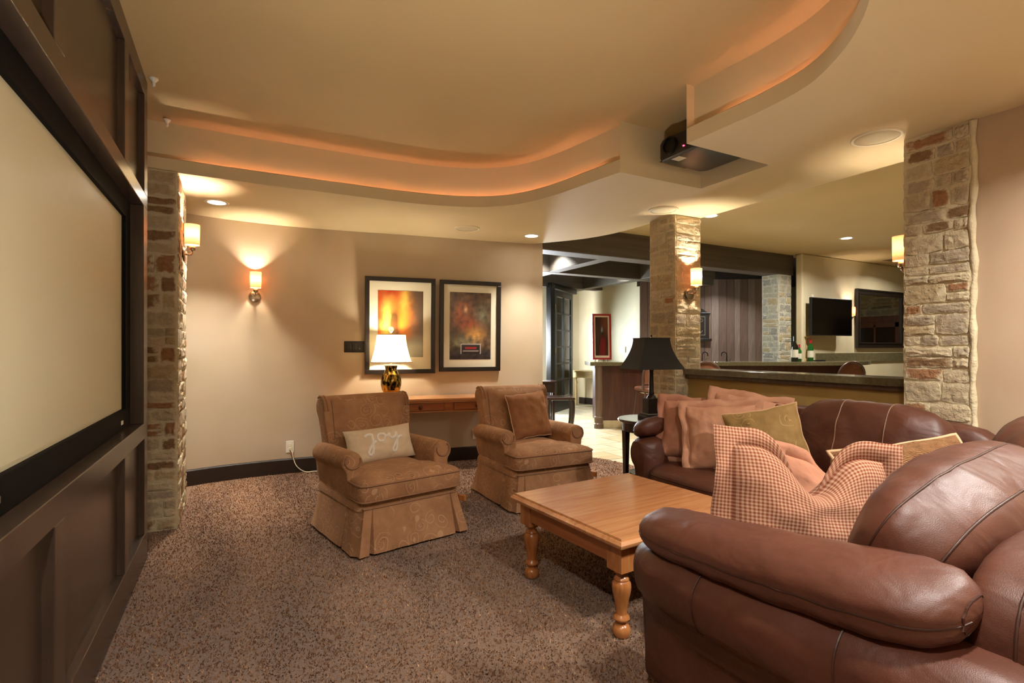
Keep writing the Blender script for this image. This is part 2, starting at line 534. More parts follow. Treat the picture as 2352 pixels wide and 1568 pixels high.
def glass(name, col=(1, 1, 1, 1), rough=0.02, ior=1.45, fac=0.9):
    m = bpy.data.materials.new(name); m.use_nodes = True; nt = m.node_tree
    nt.nodes.remove(nt.nodes['Principled BSDF'])
    t = nt.nodes.new('ShaderNodeBsdfTransparent'); g = nt.nodes.new('ShaderNodeBsdfGlossy'); mx = nt.nodes.new('ShaderNodeMixShader')
    t.inputs[0].default_value = col; g.inputs['Roughness'].default_value = rough
    fr = nt.nodes.new('ShaderNodeFresnel'); fr.inputs[0].default_value = ior
    nt.links.new(fr.outputs[0], mx.inputs[0]); nt.links.new(t.outputs[0], mx.inputs[1]); nt.links.new(g.outputs[0], mx.inputs[2])
    nt.links.new(mx.outputs[0], nt.nodes['Material Output'].inputs[0]); return m

M = {}
M['wall'] = simple('tan_plaster', C('#c4b096'), 0.62, spec=0.3, var=C('#bda88a'), vscale=1.6, detail=2)
M['wall_bar'] = simple('cream_plaster', C('#d8cbaa'), 0.42, spec=0.4, var=C('#cfc09c'), vscale=1.4, detail=2)
M['wall_right'] = simple('pink_tan_plaster', C('#bfa68c'), 0.6, spec=0.3, var=C('#b69c80'), vscale=1.8, detail=2)
M['half'] = simple('ochre_plaster', C('#bb9a5e'), 0.6, spec=0.3, var=C('#b08f52'), vscale=2.2)
M['ceil'] = simple('golden_ceiling_paint', C('#c9b083'), 0.7, spec=0.2, var=C('#c2a87a'), vscale=0.8, detail=1)
M['soffit'] = simple('golden_soffit_paint', C('#dac7a0'), 0.7, spec=0.2, var=C('#d4c096'), vscale=0.9, detail=1)
M['trimdark'] = simple('dark_baseboard', C('#2b2019'), 0.42, spec=0.4)
M['panel'] = wood('espresso_panelling', C('#3a2d25'), C('#43352b'), C('#4d3d32'), rough=0.27, axis=2, scale=0.8, spec=0.6)
M['velvetblack'] = simple('black_velvet', C('#0c0a09'), 0.8, spec=0.15)
M['screen'] = simple('screen_fabric', C('#d8d2b2'), 0.42, spec=0.35)
M['black'] = simple('black_plastic', C('#0d0d0f'), 0.35, spec=0.5)
M['blackmetal'] = simple('black_metal', C('#15120f'), 0.4, metal=0.3)
M['white'] = simple('white_plastic', C('#e9e3d3'), 0.4)
M['whitetrim'] = simple('white_fixture', C('#e6d9bb'), 0.5)
M['grille'] = simple('speaker_grille', C('#c9bb98'), 0.7, bmp=0.4, bscale=400, bdist=0.002)
M['chrome'] = simple('brushed_nickel', C('#b7a48c'), 0.22, metal=1.0)
M['can'] = emit('can_lens', (1.0, 0.93, 0.80), 14.0)
M['can_cool'] = emit('can_lens_cool', (0.93, 0.98, 1.0), 14.0)
M['rope'] = emit('rope_bulb', (1.0, 0.48, 0.36), ROPE_E)
M['led'] = emit('red_led', (1.0, 0.02, 0.05), 6.0)
M['coral'] = shade_mat('coral_glass', (0.66, 0.25, 0.10, 1), 0.11, rings=40)
M['cream_shade'] = shade_mat('cream_shade', (0.93, 0.86, 0.66, 1), 0.55)
M['mortar'] = simple('cream_mortar', C('#cbbc9a'), 0.9, spec=0.15, var=C('#d6c8a8'), vscale=9, bmp=0.6, bscale=26, bdist=0.02)
def stone_m(name, a, b_, mortar='#cfc0a0'):
    m, nt, b = base(name)
    geo = nt.nodes.new('ShaderNodeNewGeometry'); pos = geo.outputs['Position']
    n1 = N(nt, 'ShaderNodeTexNoise', Scale=13.0, Detail=6, Roughness=.65); nt.links.new(pos, n1.inputs['Vector'])
    n2 = N(nt, 'ShaderNodeTexNoise', Scale=30.0, Detail=6, Roughness=.7); nt.links.new(pos, n2.inputs['Vector'])
    tc = nt.nodes.new('ShaderNodeTexCoord'); sp = nt.nodes.new('ShaderNodeSeparateXYZ'); nt.links.new(tc.outputs['Object'], sp.inputs[0])
    e = math_n(nt, 'MULTIPLY', math_n(nt, 'MAXIMUM', math_n(nt, 'ABSOLUTE', sp.outputs[0]), math_n(nt, 'ABSOLUTE', sp.outputs[2])), 2.0)
    e = math_n(nt, 'ADD', e, math_n(nt, 'MULTIPLY', math_n(nt, 'SUBTRACT', n1.outputs['Fac'], .5), 1.7))
    col = ramp(nt, n2.outputs['Fac'], [(.32, C(a)), (.68, C(b_))])
    smear = ramp(nt, e, [(.72, (0, 0, 0, 1)), (.98, (1, 1, 1, 1))])
    nt.links.new(mix_c(nt, smear, col, C(mortar)), b.inputs['Base Color'])
    b.inputs['Roughness'].default_value = .88; b.inputs['Specular IOR Level'].default_value = .2
    bump(nt, b, math_n(nt, 'ADD', n1.outputs['Fac'], math_n(nt, 'MULTIPLY', n2.outputs['Fac'], .5)), .8, .03)
    return m
M['st'] = [stone_m('limestone_cream', '#d0c0a0', '#bda98a'), stone_m('limestone_tan', '#c4b08c', '#b09a76'), stone_m('limestone_buff', '#c8b698', '#ab9a7c'),
           stone_m('limestone_grey', '#a39480', '#b8a68a'), stone_m('sandstone_russet', '#96684a', '#ae8560'), stone_m('sandstone_brown', '#7d5f45', '#9a7b58')]
M['stc'] = [stone_m('limestone_pale', '#b9b39d', '#a09a86', '#c6c1af'), stone_m('limestone_bluish', '#98978c', '#b0ad9e', '#c6c1af'), stone_m('limestone_dim', '#85827a', '#a3a091', '#c6c1af'), stone_m('limestone_sand', '#b9a988', '#a49473', '#c6c1af')]
M['mortar_cool'] = simple('pale_mortar', C('#bdb8a5'), 0.9, spec=0.15, var=C('#cdc8b6'), vscale=9, bmp=0.5, bscale=26, bdist=0.02)
M['pine'] = wood('honey_pine', C('#a8693a'), C('#bd8050'), C('#cc9664'), rough=0.24, axis=0, scale=1.0, coat=0.35)
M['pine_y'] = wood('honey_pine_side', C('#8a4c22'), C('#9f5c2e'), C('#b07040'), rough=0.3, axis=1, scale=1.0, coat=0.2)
M['pine_z'] = wood('honey_pine_leg', C('#9a5728'), C('#b2703c'), C('#c08450'), rough=0.26, axis=2, scale=1.2, coat=0.3)
M['pine_red'] = wood('red_pine_apron', C('#8a4a22'), C('#a05a2c'), C('#b06c38'), rough=0.3, axis=0, coat=0.2)
M['knob'] = simple('dark_knob', C('#4a2512'), 0.3)
M['dkwood'] = wood('dark_walnut', C('#1d110c'), C('#2a1811'), C('#382117'), rough=0.25, axis=2, scale=1.2, coat=0.3)
M['dktop'] = wood('dark_walnut_top', C('#2b1a14'), C('#3a241b'), C('#4a3024'), rough=0.16, axis=0, scale=1.2, coat=0.5)
M['barwood'] = wood('bar_mahogany', C('#371c13'), C('#45251a'), C('#523022'), rough=0.32, axis=2, scale=0.9)
M['barpost'] = wood('bar_post_wood', C('#4a3528'), C('#5d4635'), C('#6f5642'), rough=0.3, axis=2)
M['plank'] = [wood('barn_plank_%s' % k, C(a), C(b_), C(c_), rough=0.55, axis=2, scale=0.8) for k, a, b_, c_ in (
    ('dark', '#4a352b', '#5b4437', '#6d5446'), ('mid', '#574034', '#69503f', '#7a6050'), ('grey', '#5d4b40', '#705c4e', '#83705f'))]
M['beam'] = simple('grey_stained_beam', C('#4c4236'), 0.6, var=C('#5b5043'), vscale=3, stretch=(.2, 6, 6))
M['beamdark'] = simple('dark_coffer', C('#241912'), 0.6)
M['granite'] = simple('olive_granite', C('#6f6547'), 0.16, spec=0.6, var=C('#57503a'), vscale=38, contrast=(.3, .7))
M['tile'] = [simple('travertine_%s' % k, C(a), 0.32, spec=0.4, var=C(b_), vscale=3.2, stretch=(1, 2.4, 1)) for k, a, b_ in (
    ('pale', '#c9bda0', '#b7a786'), ('warm', '#c2b08b', '#ae9a74'), ('grey', '#bcb49c', '#a79f88'))]
M['grout'] = simple('grout', C('#8f846b'), 0.9)
M['leather_far'] = leather('espresso_leather', C('#2c170e'), C('#40241a'), 0.30)
M['leather_near'] = leather('chestnut_leather', C('#4b281b'), C('#5a3122'), 0.47, 0.38)
M['leather_back'] = leather('brown_leather', C('#3b2217'), C('#4c2e20'), 0.33)
M['satin'] = cloth('plum_satin', C('#3c2128'), C('#53303a'), 0.5, 5, rough=0.35, sheen=0.1)
M['seam'] = simple('leather_seam', C('#3a1d12'), 0.5)
M['seam_pale'] = simple('seam_highlight', C('#7b5a45'), 0.4)  # pale tone paints the highlights along one cushion's seams
M['recliner'] = paisley('paisley_velvet', C('#926748'), C('#b0835e'), C('#d2ac86'), C('#5a3822'))
M['recliner_pipe'] = simple('velvet_piping', C('#94694a'), 0.8, sheen=0.3)
M['paisley_pillow'] = paisley('olive_paisley', C('#7f6338'), C('#98784a'), C('#bb9c68'), C('#4a3218'), scale=0.9)
M['velvet_tan'] = cloth('tan_velvet', C('#8d5c3b'), C('#a67550'), 0.35, 6, sheen=0.6)
M['welt_tan'] = simple('tan_welt', C('#c39a74'), 0.7, sheen=0.3)
M['oat'] = cloth('oatmeal_linen', C('#d2b998'), C('#dfc9aa'), 0.25, 10)
M['oat_letter'] = simple('cream_chenille', C('#fbf0de'), 0.9, sheen=0.4, bmp=0.8, bscale=120)
M['salmon'] = cloth('salmon_cotton', C('#a9735a'), C('#b9846a'), 0.5, 5)
M['salmon2'] = cloth('peach_cotton', C('#b38063'), C('#c39174'), 0.45, 5)
M['gingham'] = gingham('rust_gingham', C('#b58f74'), C('#7a3f2c'))
M['gingham_small'] = gingham('rust_gingham_fine', C('#d3a58a'), C('#9c5a42'), 0.006)
M['basket'] = cloth('basketweave_tan', C('#8f6340'), C('#ab7d55'), 0.9, 30, weave=42, stretch=(1, 1, 1.4))
M['mat_board'] = simple('cream_mat_board', C('#e6dcc0'), 0.8)
M['frameblack'] = simple('black_frame', C('#1d150f'), 0.35, spec=0.5)
M['print'] = attr_mat('poster_print', 0.12, 0.5)
M['redframe'] = simple('red_frame', C('#9c1c20'), 0.4)
M['lampblack'] = simple('black_lampshade', C('#1a1816'), 0.7)
M['bronze'] = simple('dark_bronze', C('#21160f'), 0.4, metal=0.4)
M['greyband'] = simple('grey_band', C('#6d6354'), 0.5)
M['mercury'] = simple('mercury_glass', C('#b89a4a'), 0.14, metal=0.9, var=C('#2c2210'), vscale=34, contrast=(.44, .56), stretch=(1, 1, .6))
M['gold'] = simple('gold_band', C('#b8923c'), 0.2, metal=0.9)
M['bottle'] = simple('green_bottle', C('#12551f'), 0.06, spec=0.8)
M['bottle_dark'] = simple('dark_bottle', C('#10160e'), 0.06, spec=0.8)
M['label'] = simple('paper_label', C('#d9d2bb'), 0.7)
M['redcap'] = simple('red_foil', C('#b01a22'), 0.35)
M['glassp'] = glass('window_glass', (.85, .9, .92, 1))
M['mirror'] = simple('mirror_glass', C('#c9c9c2'), 0.02, metal=1.0)
M['tvscreen'] = simple('tv_screen', C('#030303'), 0.12, spec=0.5)
M['rattan'] = simple('brown_rattan', C('#4a2d1e'), 0.3, spec=0.6)
M['stoolseat'] = leather('stool_leather', C('#5d3421'), C('#7a4a30'), 0.4)
M['palewood'] = wood('aged_pine', C('#9a8250'), C('#ad9562'), C('#bda674'), rough=0.5, axis=2)
M['daylight'] = emit('daylight_glass', (0.85, 0.93, 1.0), 3.0)
# ------------------------------------------------------------------ room shell
Z_S, Z_L, Z_C = 2.455, 2.55, 2.81       # soffit, cove lip, upper ceiling
BACK = [(-.70, 5.42), (-.40, 5.49), (-.1, 5.565), (.4, 5.60), (1.0, 5.535), (1.6, 5.435), (2.2, 5.345), (2.7, 5.275), (3.06, 5.205)]
BACKC = [(p.x, p.y) for p in catmull([(a, b, 0) for a, b in BACK], 6)]
def back_y(x):
    for a, b in zip(BACKC, BACKC[1:]):
        if a[0] <= x <= b[0]:
            t = (x-a[0])/(b[0]-a[0]); return a[1]+(b[1]-a[1])*t
    return BACKC[-1][1]
def back_ang(x):
    return math.atan2(back_y(x+.05)-back_y(x-.05), .1)

def S(o, label=None): return tag(o, label, None, None, 'structure')

# carpet floor and stone floor
edge = [(3.14, 5.15), (3.42, 4.93), (3.61, 4.71), (3.69, 4.42), (3.73, 4.05), (3.74, 3.6)]
edge_c = [(p.x, p.y) for p in catmull([(a, b, 0) for a, b in edge], 6)]
carpet = [(-.75, -.75), (3.74, -.75)] + [(3.74, 3.5)] + list(reversed(edge_c)) + [(3.06, 5.4), (-.75, 5.75)]
def carpet_mat():
    m, nt, b = base('brown_carpet')
    vec = coords(nt, 'Object')
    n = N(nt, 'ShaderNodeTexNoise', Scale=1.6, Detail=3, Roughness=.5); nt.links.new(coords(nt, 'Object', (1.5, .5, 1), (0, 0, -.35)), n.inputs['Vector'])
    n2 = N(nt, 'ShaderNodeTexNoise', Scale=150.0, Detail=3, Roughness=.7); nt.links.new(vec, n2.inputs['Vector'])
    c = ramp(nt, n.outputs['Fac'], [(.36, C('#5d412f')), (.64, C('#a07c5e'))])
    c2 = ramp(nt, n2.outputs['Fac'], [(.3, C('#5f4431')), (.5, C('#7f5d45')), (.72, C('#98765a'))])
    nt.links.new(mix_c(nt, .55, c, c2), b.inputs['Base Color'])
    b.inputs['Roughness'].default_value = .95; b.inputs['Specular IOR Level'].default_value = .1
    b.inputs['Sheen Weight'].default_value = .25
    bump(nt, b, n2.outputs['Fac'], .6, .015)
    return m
M['carpet'] = carpet_mat()
def pile_mat():
    m, nt, b = base('brown_carpet_tuft')
    g = nt.nodes.new('ShaderNodeNewGeometry')
    c = ramp(nt, g.outputs['Random Per Island'], [(0.0, C('#714f3a')), (.45, C('#8d674c')), (.85, C('#a98264')), (1.0, C('#d0ae8c'))])
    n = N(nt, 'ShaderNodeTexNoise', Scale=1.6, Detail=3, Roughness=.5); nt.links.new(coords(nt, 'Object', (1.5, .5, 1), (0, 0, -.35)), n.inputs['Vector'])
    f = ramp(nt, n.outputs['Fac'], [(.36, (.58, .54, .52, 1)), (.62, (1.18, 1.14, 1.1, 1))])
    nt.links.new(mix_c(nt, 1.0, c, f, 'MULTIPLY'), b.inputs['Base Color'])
    b.inputs['Roughness'].default_value = .95; b.inputs['Specular IOR Level'].default_value = .1
    return m
M['pile'] = pile_mat()
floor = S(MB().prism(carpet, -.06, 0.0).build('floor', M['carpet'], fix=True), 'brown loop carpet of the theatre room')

# carpet pile: short tufts over the part of the floor in view
def pile():
    rnd = random.Random(5); vs = []; fs = []; cols = []
    def inside(x, y):
        n_ = len(carpet); c = False
        for i in range(n_):
            x1, y1 = carpet[i]; x2, y2 = carpet[i-1]
            if (y1 > y) != (y2 > y) and x < (x2-x1)*(y-y1)/(y2-y1)+x1: c = not c
        return c
    cnt = 0
    while cnt < 150000:
        t = rnd.random()
        y = 1.0 + 4.6*t**1.25; x = rnd.uniform(-.62, 3.7)
        d = x*.4696+y*.8829; lat = x*.8829-y*.4696
        if d < .9 or abs(lat) > d*1.02 or not inside(x, y): continue
        if y > 4.0 and x < 3.0 and y > back_y(min(max(x, -.69), 3.05))-.02: continue
        if x < -.35 and y > 4.22: continue
        if x < -.465 and y < 3.73: continue
        cnt += 1
        h = rnd.uniform(.006, .013); a = rnd.uniform(0, 2*PI); w = rnd.uniform(.0022, .0042)
        lx, ly = rnd.gauss(0, .005), rnd.gauss(0, .005)
        b0 = len(vs)
        vs += [(x-w*math.cos(a), y-w*math.sin(a), 0), (x+w*math.cos(a), y+w*math.sin(a), 0), (x+lx, y+ly, h)]
        fs.append((b0, b0+1, b0+2))
    me = bpy.data.meshes.new('carpet_pile'); me.from_pydata(vs, [], fs); me.materials.append(M['pile']); me.update()
    o = bpy.data.objects.new('carpet_pile', me); COL.objects.link(o)
    tag(o, 'short brown loop pile of the theatre carpet', 'carpet', None, 'stuff')
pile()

fl2 = S(MB().box(2.6, 13.0, -1.0, 12.0, -.10, -.02).build('floor', M['grout']), 'pale travertine floor of the bar')
tile_me = [None]*3
for k in range(3):
    mb = MB().box(-.295, .295, -.195, .195, 0, .018)
    tile_me[k] = mb.mesh('tile', M['tile'][k])
def in_carpet(x, y):
    n_ = len(carpet); c = False
    for i in range(n_):
        x1, y1 = carpet[i]; x2, y2 = carpet[i-1]
        if (y1 > y) != (y2 > y) and x < (x2-x1)*(y-y1)/(y2-y1)+x1: c = not c
    return c
row = 0
yy = 3.2
while yy < 10.2:
    xx = 3.0 + (row % 2)*.3
    while xx < 8.4:
        d = xx*.4696+yy*.8829; lat = xx*.8829-yy*.4696
        px = 1176+1190*lat/d
        if not in_carpet(xx, yy) and 1220 < px < 1640:
            o = bpy.data.objects.new('tile', tile_me[R.choice((0, 0, 1, 2))]); COL.objects.link(o)
            o.parent = fl2; o.location = (xx, yy, -.02-.001*R.random())
        xx += .6
    yy += .4; row += 1
S(MB().box(3.5, 13, -1, 3.2, -.02, -.003).build('floor', M['tile'][1]), 'travertine floor behind the half wall')

# upper ceiling (theatre tray and bar)
S(MB().box(-.8, 13.0, -.9, 5.62, Z_C, Z_C+.08).build('ceiling', M['ceil']), 'upper tray ceiling and bar ceiling')
S(MB().box(2.9, 13.0, 5.62, 12.0, 2.86, 2.95).build('ceiling', M['beamdark']), 'dark coffered hall ceiling')

# soffit ring with curved cove
LIPL = [(-.72, 4.25), (-.35, 4.25), (.05, 4.255), (.78, 4.24), (1.2, 4.225), (1.5, 4.185), (1.72, 4.12), (1.90, 4.03), (2.06, 3.88), (2.17, 3.67), (2.24, 3.40), (2.29, 3.08), (2.335, 2.805)]
LIPR = [(2.36, 2.229), (2.368, 1.95), (2.37, 1.72), (2.33, 1.47), (2.20, 1.25), (2.05, 1.09), (1.9, .98), (1.72, .90), (1.5, .84), (1.2, .80), (.78, .785), (.05, .78), (-.72, .78)]
lipl = [(p.x, p.y) for p in catmull([(a, b, 0) for a, b in LIPL], 5)]
lipr = [(p.x, p.y) for p in catmull([(a, b, 0) for a, b in LIPR], 5)]
OUT = [(3.06, 5.20), (3.12, 5.11), (3.288, 4.88), (3.42, 4.655), (3.51, 4.385), (3.55, 4.09), (3.545, 3.82)]
outc = [(p.x, p.y) for p in catmull([(a, b, 0) for a, b in OUT], 5)]
notch = [(3.118, 2.805), (3.118, 2.229)]
backtop = [(a, b+.03) for a, b in BACKC]
outline = lipl + notch + lipr + [(-.72, -.8), (3.83, -.8), (3.83, 3.78), (3.56, 3.78)] + list(reversed(outc))[1:] + list(reversed(backtop))
def flat(name, poly, z, mat, label):
    mb = MB(); mb.add([(p[0], p[1], z) for p in poly], [tuple(range(len(poly)))])
    o = mb.build(name, mat, fix=False); return S(o, label)
soff = flat('ceiling', outline, Z_S, M['soffit'], 'dropped golden soffit with curved cove edge')
# vertical outer edges of the soffit
def ribbon(mb, pts, z0, z1):
    b0 = len(mb.v)
    for p in pts: mb.v += [Vector((p[0], p[1], z0)), Vector((p[0], p[1], z1))]
    for i in range(len(pts)-1): mb.f.append((b0+2*i, b0+2*i+2, b0+2*i+3, b0+2*i+1))
mb = MB(); ribbon(mb, outc + [(3.56, 3.78), (3.83, 3.78), (3.83, -.8)], Z_S, Z_C+.02)
mb.build('soffit_edge', M['soffit'], soff, fix=False)
for nm, lip in (('cove_lip', lipl), ('cove_lip', lipr)):
    inner = offset2(lip, -.028)      # towards the soffit
    inner = [(lip[i][0]+(inner[i][0]-lip[i][0]), inner[i][1]) for i in range(len(lip))]
    fas = offset2(lip, -.062)
    mb = MB()
    rings = []
    for a, b, f_ in zip(lip, inner, fas):
        rings.append([Vector((a[0], a[1], Z_S)), Vector((a[0], a[1], Z_L-.006)), Vector((a[0]*.8+b[0]*.2, a[1]*.8+b[1]*.2, Z_L)),
                      Vector((b[0], b[1], Z_L)), Vector((b[0], b[1], Z_S+.03)), Vector((f_[0], f_[1], Z_S+.03)), Vector((f_[0], f_[1], Z_S+.001))])
    mb.loft(rings, cap=True)
    mb.build(nm, M['soffit'], soff, auto=35)
    mb = MB()
    back_f = offset2(lip, -.10)
    mb.loft([[Vector((a[0], a[1], Z_S+.03)), Vector((a[0], a[1], Z_C)), Vector((b[0], b[1], Z_C)), Vector((b[0], b[1], Z_S+.03))] for a, b in zip(fas, back_f)], cap=True)
    mb.build('fascia', M['soffit'], soff, auto=35)
    # rope light lying in the trough
    mid = offset2(lip, -.046)
    pts = [p for p in mid if p[0] > -.35]
    dense = []
    acc = 0.0
    for a, b in zip(pts, pts[1:]):
        L_ = math.hypot(b[0]-a[0], b[1]-a[1]); t = 0
        while acc + .0 <= L_:
            f_ = acc/L_; dense.append((a[0]+(b[0]-a[0])*f_, a[1]+(b[1]-a[1])*f_)); acc += .036
        acc -= L_
    first = lip is lipl
    if first: dense = [p for p in dense if p[1] > 3.0]
    else: dense = [p for p in dense if p[1] < 1.98]
    rp = empty('rope_light', (0, 0, 0), 0, 'pink rope light glowing in the cove over the recliners' if first else 'pink rope light glowing in the curved cove by the projector', 'rope light')
    mb = MB().tube([(p[0], p[1], Z_S+.036) for p in dense], .005, 6)
    mb.build('cord', M['whitetrim'], rp)
    mb = MB()
    for p in dense:
        mb.lathe([(.001, Z_S+.042), (.0055, Z_S+.046), (.0055, Z_S+.056), (.001, Z_S+.060)], 6, T(p[0], p[1], 0))
    o = mb.build('bulb', M['rope'], rp); o['kind'] = 'stuff'
# projector notch walls
mb = MB(); ribbon(mb, [(2.335, 2.805), (3.118, 2.805), (3.118, 2.229), (2.36, 2.229)], Z_S, Z_C)
mb.build('notch_wall', M['soffit'], soff, fix=False)

# back wall, curved
mb = MB()
outer = offset2(BACKC, -.14)
endp = (3.145, 5.155)
poly = BACKC + [endp, (3.215, 5.30)] + list(reversed(outer))
mb.prism(poly, 0, Z_S+.02)
wall_back = S(mb.build('wall_back', M['wall'], auto=30), 'curved tan plaster wall behind the recliners')
bb_out = offset2(BACKC, .018)
mb = MB(); mb.loft([[Vector((a[0], a[1], 0)), Vector((b[0], b[1], 0)), Vector((b[0], b[1], .135)), Vector((a[0]*.4+b[0]*.6, a[1]*.4+b[1]*.6, .145)), Vector((a[0], a[1], .147))] for a, b in zip(BACKC, bb_out)], cap=True)
S(mb.build('baseboard_back', M['trimdark'], auto=35), 'dark baseboard along the curved wall')

# enclosing walls out of the frame
S(MB().box(-.75, 3.9, -.62, -.5, 0, Z_C).build('wall_front', M['wall']), 'tan wall behind the camera')
S(MB().box(-.75, -.62, -.6, 5.6, 0, Z_C).build('wall_side', M['panel']), 'wall behind the screen panelling')
S(MB().box(3.47, 3.80, -.6, 1.28, 0, Z_S+.01).build('wall_right', M['wall_right']), 'plain pink tan wall beside the stone pillar')
S(MB().box(12.9, 13.0, -.9, 6.0, 0, 2.9).build('wall_bar_end', M['wall_bar']), 'far end wall of the bar')
S(MB().box(3.6, 13.0, -1.0, -.9, 0, 2.9).build('wall_bar_side', M['wall_bar']), 'side wall of the bar')
S(MB().box(2.9, 3.0, 5.3, 12.0, 0, 2.95).build('wall_hall_side', M['wall_bar']), 'hall wall behind the theatre')
S(MB().box(2.9, 13.0, 11.9, 12.0, 0, 2.95).build('wall_hall_end', M['wall_bar']), 'end wall of the hall')
S(MB().box(12.9, 13.0, 5.9, 12.0, 0, 2.95).build('wall_hall_far', M['wall_bar']), 'far side wall of the hall')

# ------------------------------------------------------------------ screen wall panelling (each board its own piece)
wl = empty('wall_left', (-.465, 0, 0), 0, 'espresso wood panelled screen wall', None, None, 'structure')
YS, YE = 1.33, 3.72
def board(name, y0, y1, z0, z1, x0=-.036, x1=0.0, bev=.0025):
    return MB().box(x0, x1, y0, y1, z0, z1).build(name, M['panel'], wl, bevel=bev, seg=1)
ST = [(1.33, 1.44), (1.95, 2.055), (3.02, 3.125), (3.61, 3.72)]
board('bottom_rail', YS, YE, 0, .172); board('middle_rail', YS, YE, .722, .812, -.09)
board('head_rail', YS, YE, 2.055, 2.135, -.09); board('crown_rail', YS, YE, 2.70, Z_C)
for a, b in ST:
    board('stile', a, b, .172, .722); board('stile', a, b, 2.135, 2.70)
board('stile', 3.585, 3.72, .812, 2.055, -.10); board('stile', 1.33, 1.465, .812, 2.055, -.10)
for (a, b) in ((1.44, 1.95), (2.055, 3.02), (3.125, 3.61)):
    board('panel', a-.005, b+.005, .167, .727, -.05, -.030, 0); board('panel', a-.005, b+.005, 2.13, 2.705, -.05, -.030, 0)
MB().box(-.12, -.05, YS, YE, 0, .80).build('backing_board', M['panel'], wl)
MB().box(-.12, -.05, YS, YE, 2.06, Z_C).build('backing_board', M['panel'], wl)
MB().box(-.15, -.12, YS, YE, 0, Z_C).build('backing_board', M['panel'], wl)

# projection screen in the recess
ps = empty('projection_screen', (-.55, 2.525, 0), 0, 'large blank projection screen in a black velvet frame', 'projection screen')
mb = MB()
for y0, y1, z0, z1 in ((-1.06, 1.06, .812, .915), (-1.06, 1.06, 1.955, 2.055), (-1.06, -.925, .915, 1.955), (.925, 1.06, .915, 1.955)):
    mb.box(-.02, .022, y0, y1, z0, z1)
mb.build('screen_frame', M['velvetblack'], ps, bevel=.004)
MB().box(-.02, 0.004, -.93, .93, .91, 1.96).build('screen_surface', M['screen'], ps)
MB().box(.022, .025, .80, .845, .842, .862).build('maker_badge', M['white'], ps)
MB().box(.022, .025, -.80, -.765, .850, .868).build('maker_badge', M['greyband'], ps)

# ------------------------------------------------------------------ half wall
hw = S(MB().box(3.665, 3.80, 1.58, 3.45, 0, 1.0).build('wall_half', M['half']), 'ochre half wall behind the leather sofa')
cap = S(MB().box(3.60, 3.87, 1.60, 3.46, 1.003, 1.055).build('trim_1', M['granite'], bevel=.004), 'olive granite cap of the half wall')
MB().box(3.63, 3.835, 1.60, 3.455, .972, 1.004).build('cap_moulding', M['barpost'], cap, bevel=.004)

# ------------------------------------------------------------------ stone pillars
def stone_mesh(seed):
    rnd = random.Random(seed); mb = MB(); nx, nz = 6, 5
    def fn(i, j):
        x = i-.5; z = j-.5
        e = min(i, 1-i, j, 1-j)
        y = -1.0 + .40*rnd.random()
        if e < .01: y = -.62 + .25*rnd.random()
        cx = 1.0 if (0 < i < 1 or 0 < j < 1) else .95
        jx = rnd.uniform(-.03, .03); jz = rnd.uniform(-.07, .07)
        return (x*cx+jx*(e < .01), y, z*cx+jz*(e < .01))
    mb.grid(nx, nz, fn)
    # skirt back into the mortar
    ring = [i for i in range(nx)] + [j*nx+nx-1 for j in range(1, nz)] + [(nz-1)*nx+i for i in range(nx-2, -1, -1)] + [j*nx for j in range(nz-2, 0, -1)]
    b0 = len(mb.v)
    for k in ring: v = mb.v[k]; mb.v.append(Vector((v.x*1.02, .4, v.z*1.02)))
    m_ = len(ring)
    for q in range(m_): mb.f.append((ring[q], b0+q, b0+(q+1) % m_, ring[(q+1) % m_]))
    me = mb.mesh('stone', M['st'][0], smooth=False)
    bm = bmesh.new(); bm.from_mesh(me); bmesh.ops.recalc_face_normals(bm, faces=bm.faces); bm.to_mesh(me); bm.free()
    return me
STONES = [stone_mesh(100+k) for k in range(9)]

def stone_face(parent, p0, p1, z0, z1, mats, weights, seed, hmin=.06, hmax=.13, wmin=.09, wmax=.27, proud=.015):
    """lay stones on the vertical face from p0 to p1 (outside is to the right of p0->p1)"""
    rnd = random.Random(seed)
    d = Vector((p1[0]-p0[0], p1[1]-p0[1])); W = d.length; d.normalize()
    ang = math.atan2(d.y, d.x); z = z0+.006
    while z < z1-.03:
        h = rnd.uniform(hmin, hmax)
        if z+h > z1-.05: h = z1-.006-z
        x = 0.004
        while x < W-.02:
            w = rnd.uniform(wmin, wmax)
            if x+w > W-.07: w = W-.004-x
            hh = h
            parts = [(z, h)] if (h < .10 or rnd.random() < .72) else [(z, h*.48), (z+h*.5, h*.5)]
            for (zz, hs) in parts:
                g = rnd.uniform(.006, .013)
                o = bpy.data.objects.new('stone', rnd.choice(STONES)); COL.objects.link(o); o.parent = parent
                c = Vector((p0[0], p0[1])) + d*(x+w/2)
                o.location = (c.x, c.y, zz+hs/2+rnd.uniform(-.004, .004))
                o.rotation_euler = (0, rnd.uniform(-.035, .035), ang)
                o.scale = (max(.02, w-g), proud*rnd.uniform(.45, 1.25), max(.02, hs-g))
                o.material_slots[0].link = 'OBJECT'
                o.material_slots[0].material = rnd.choices(mats, weights)[0]
            x += w
        z += h

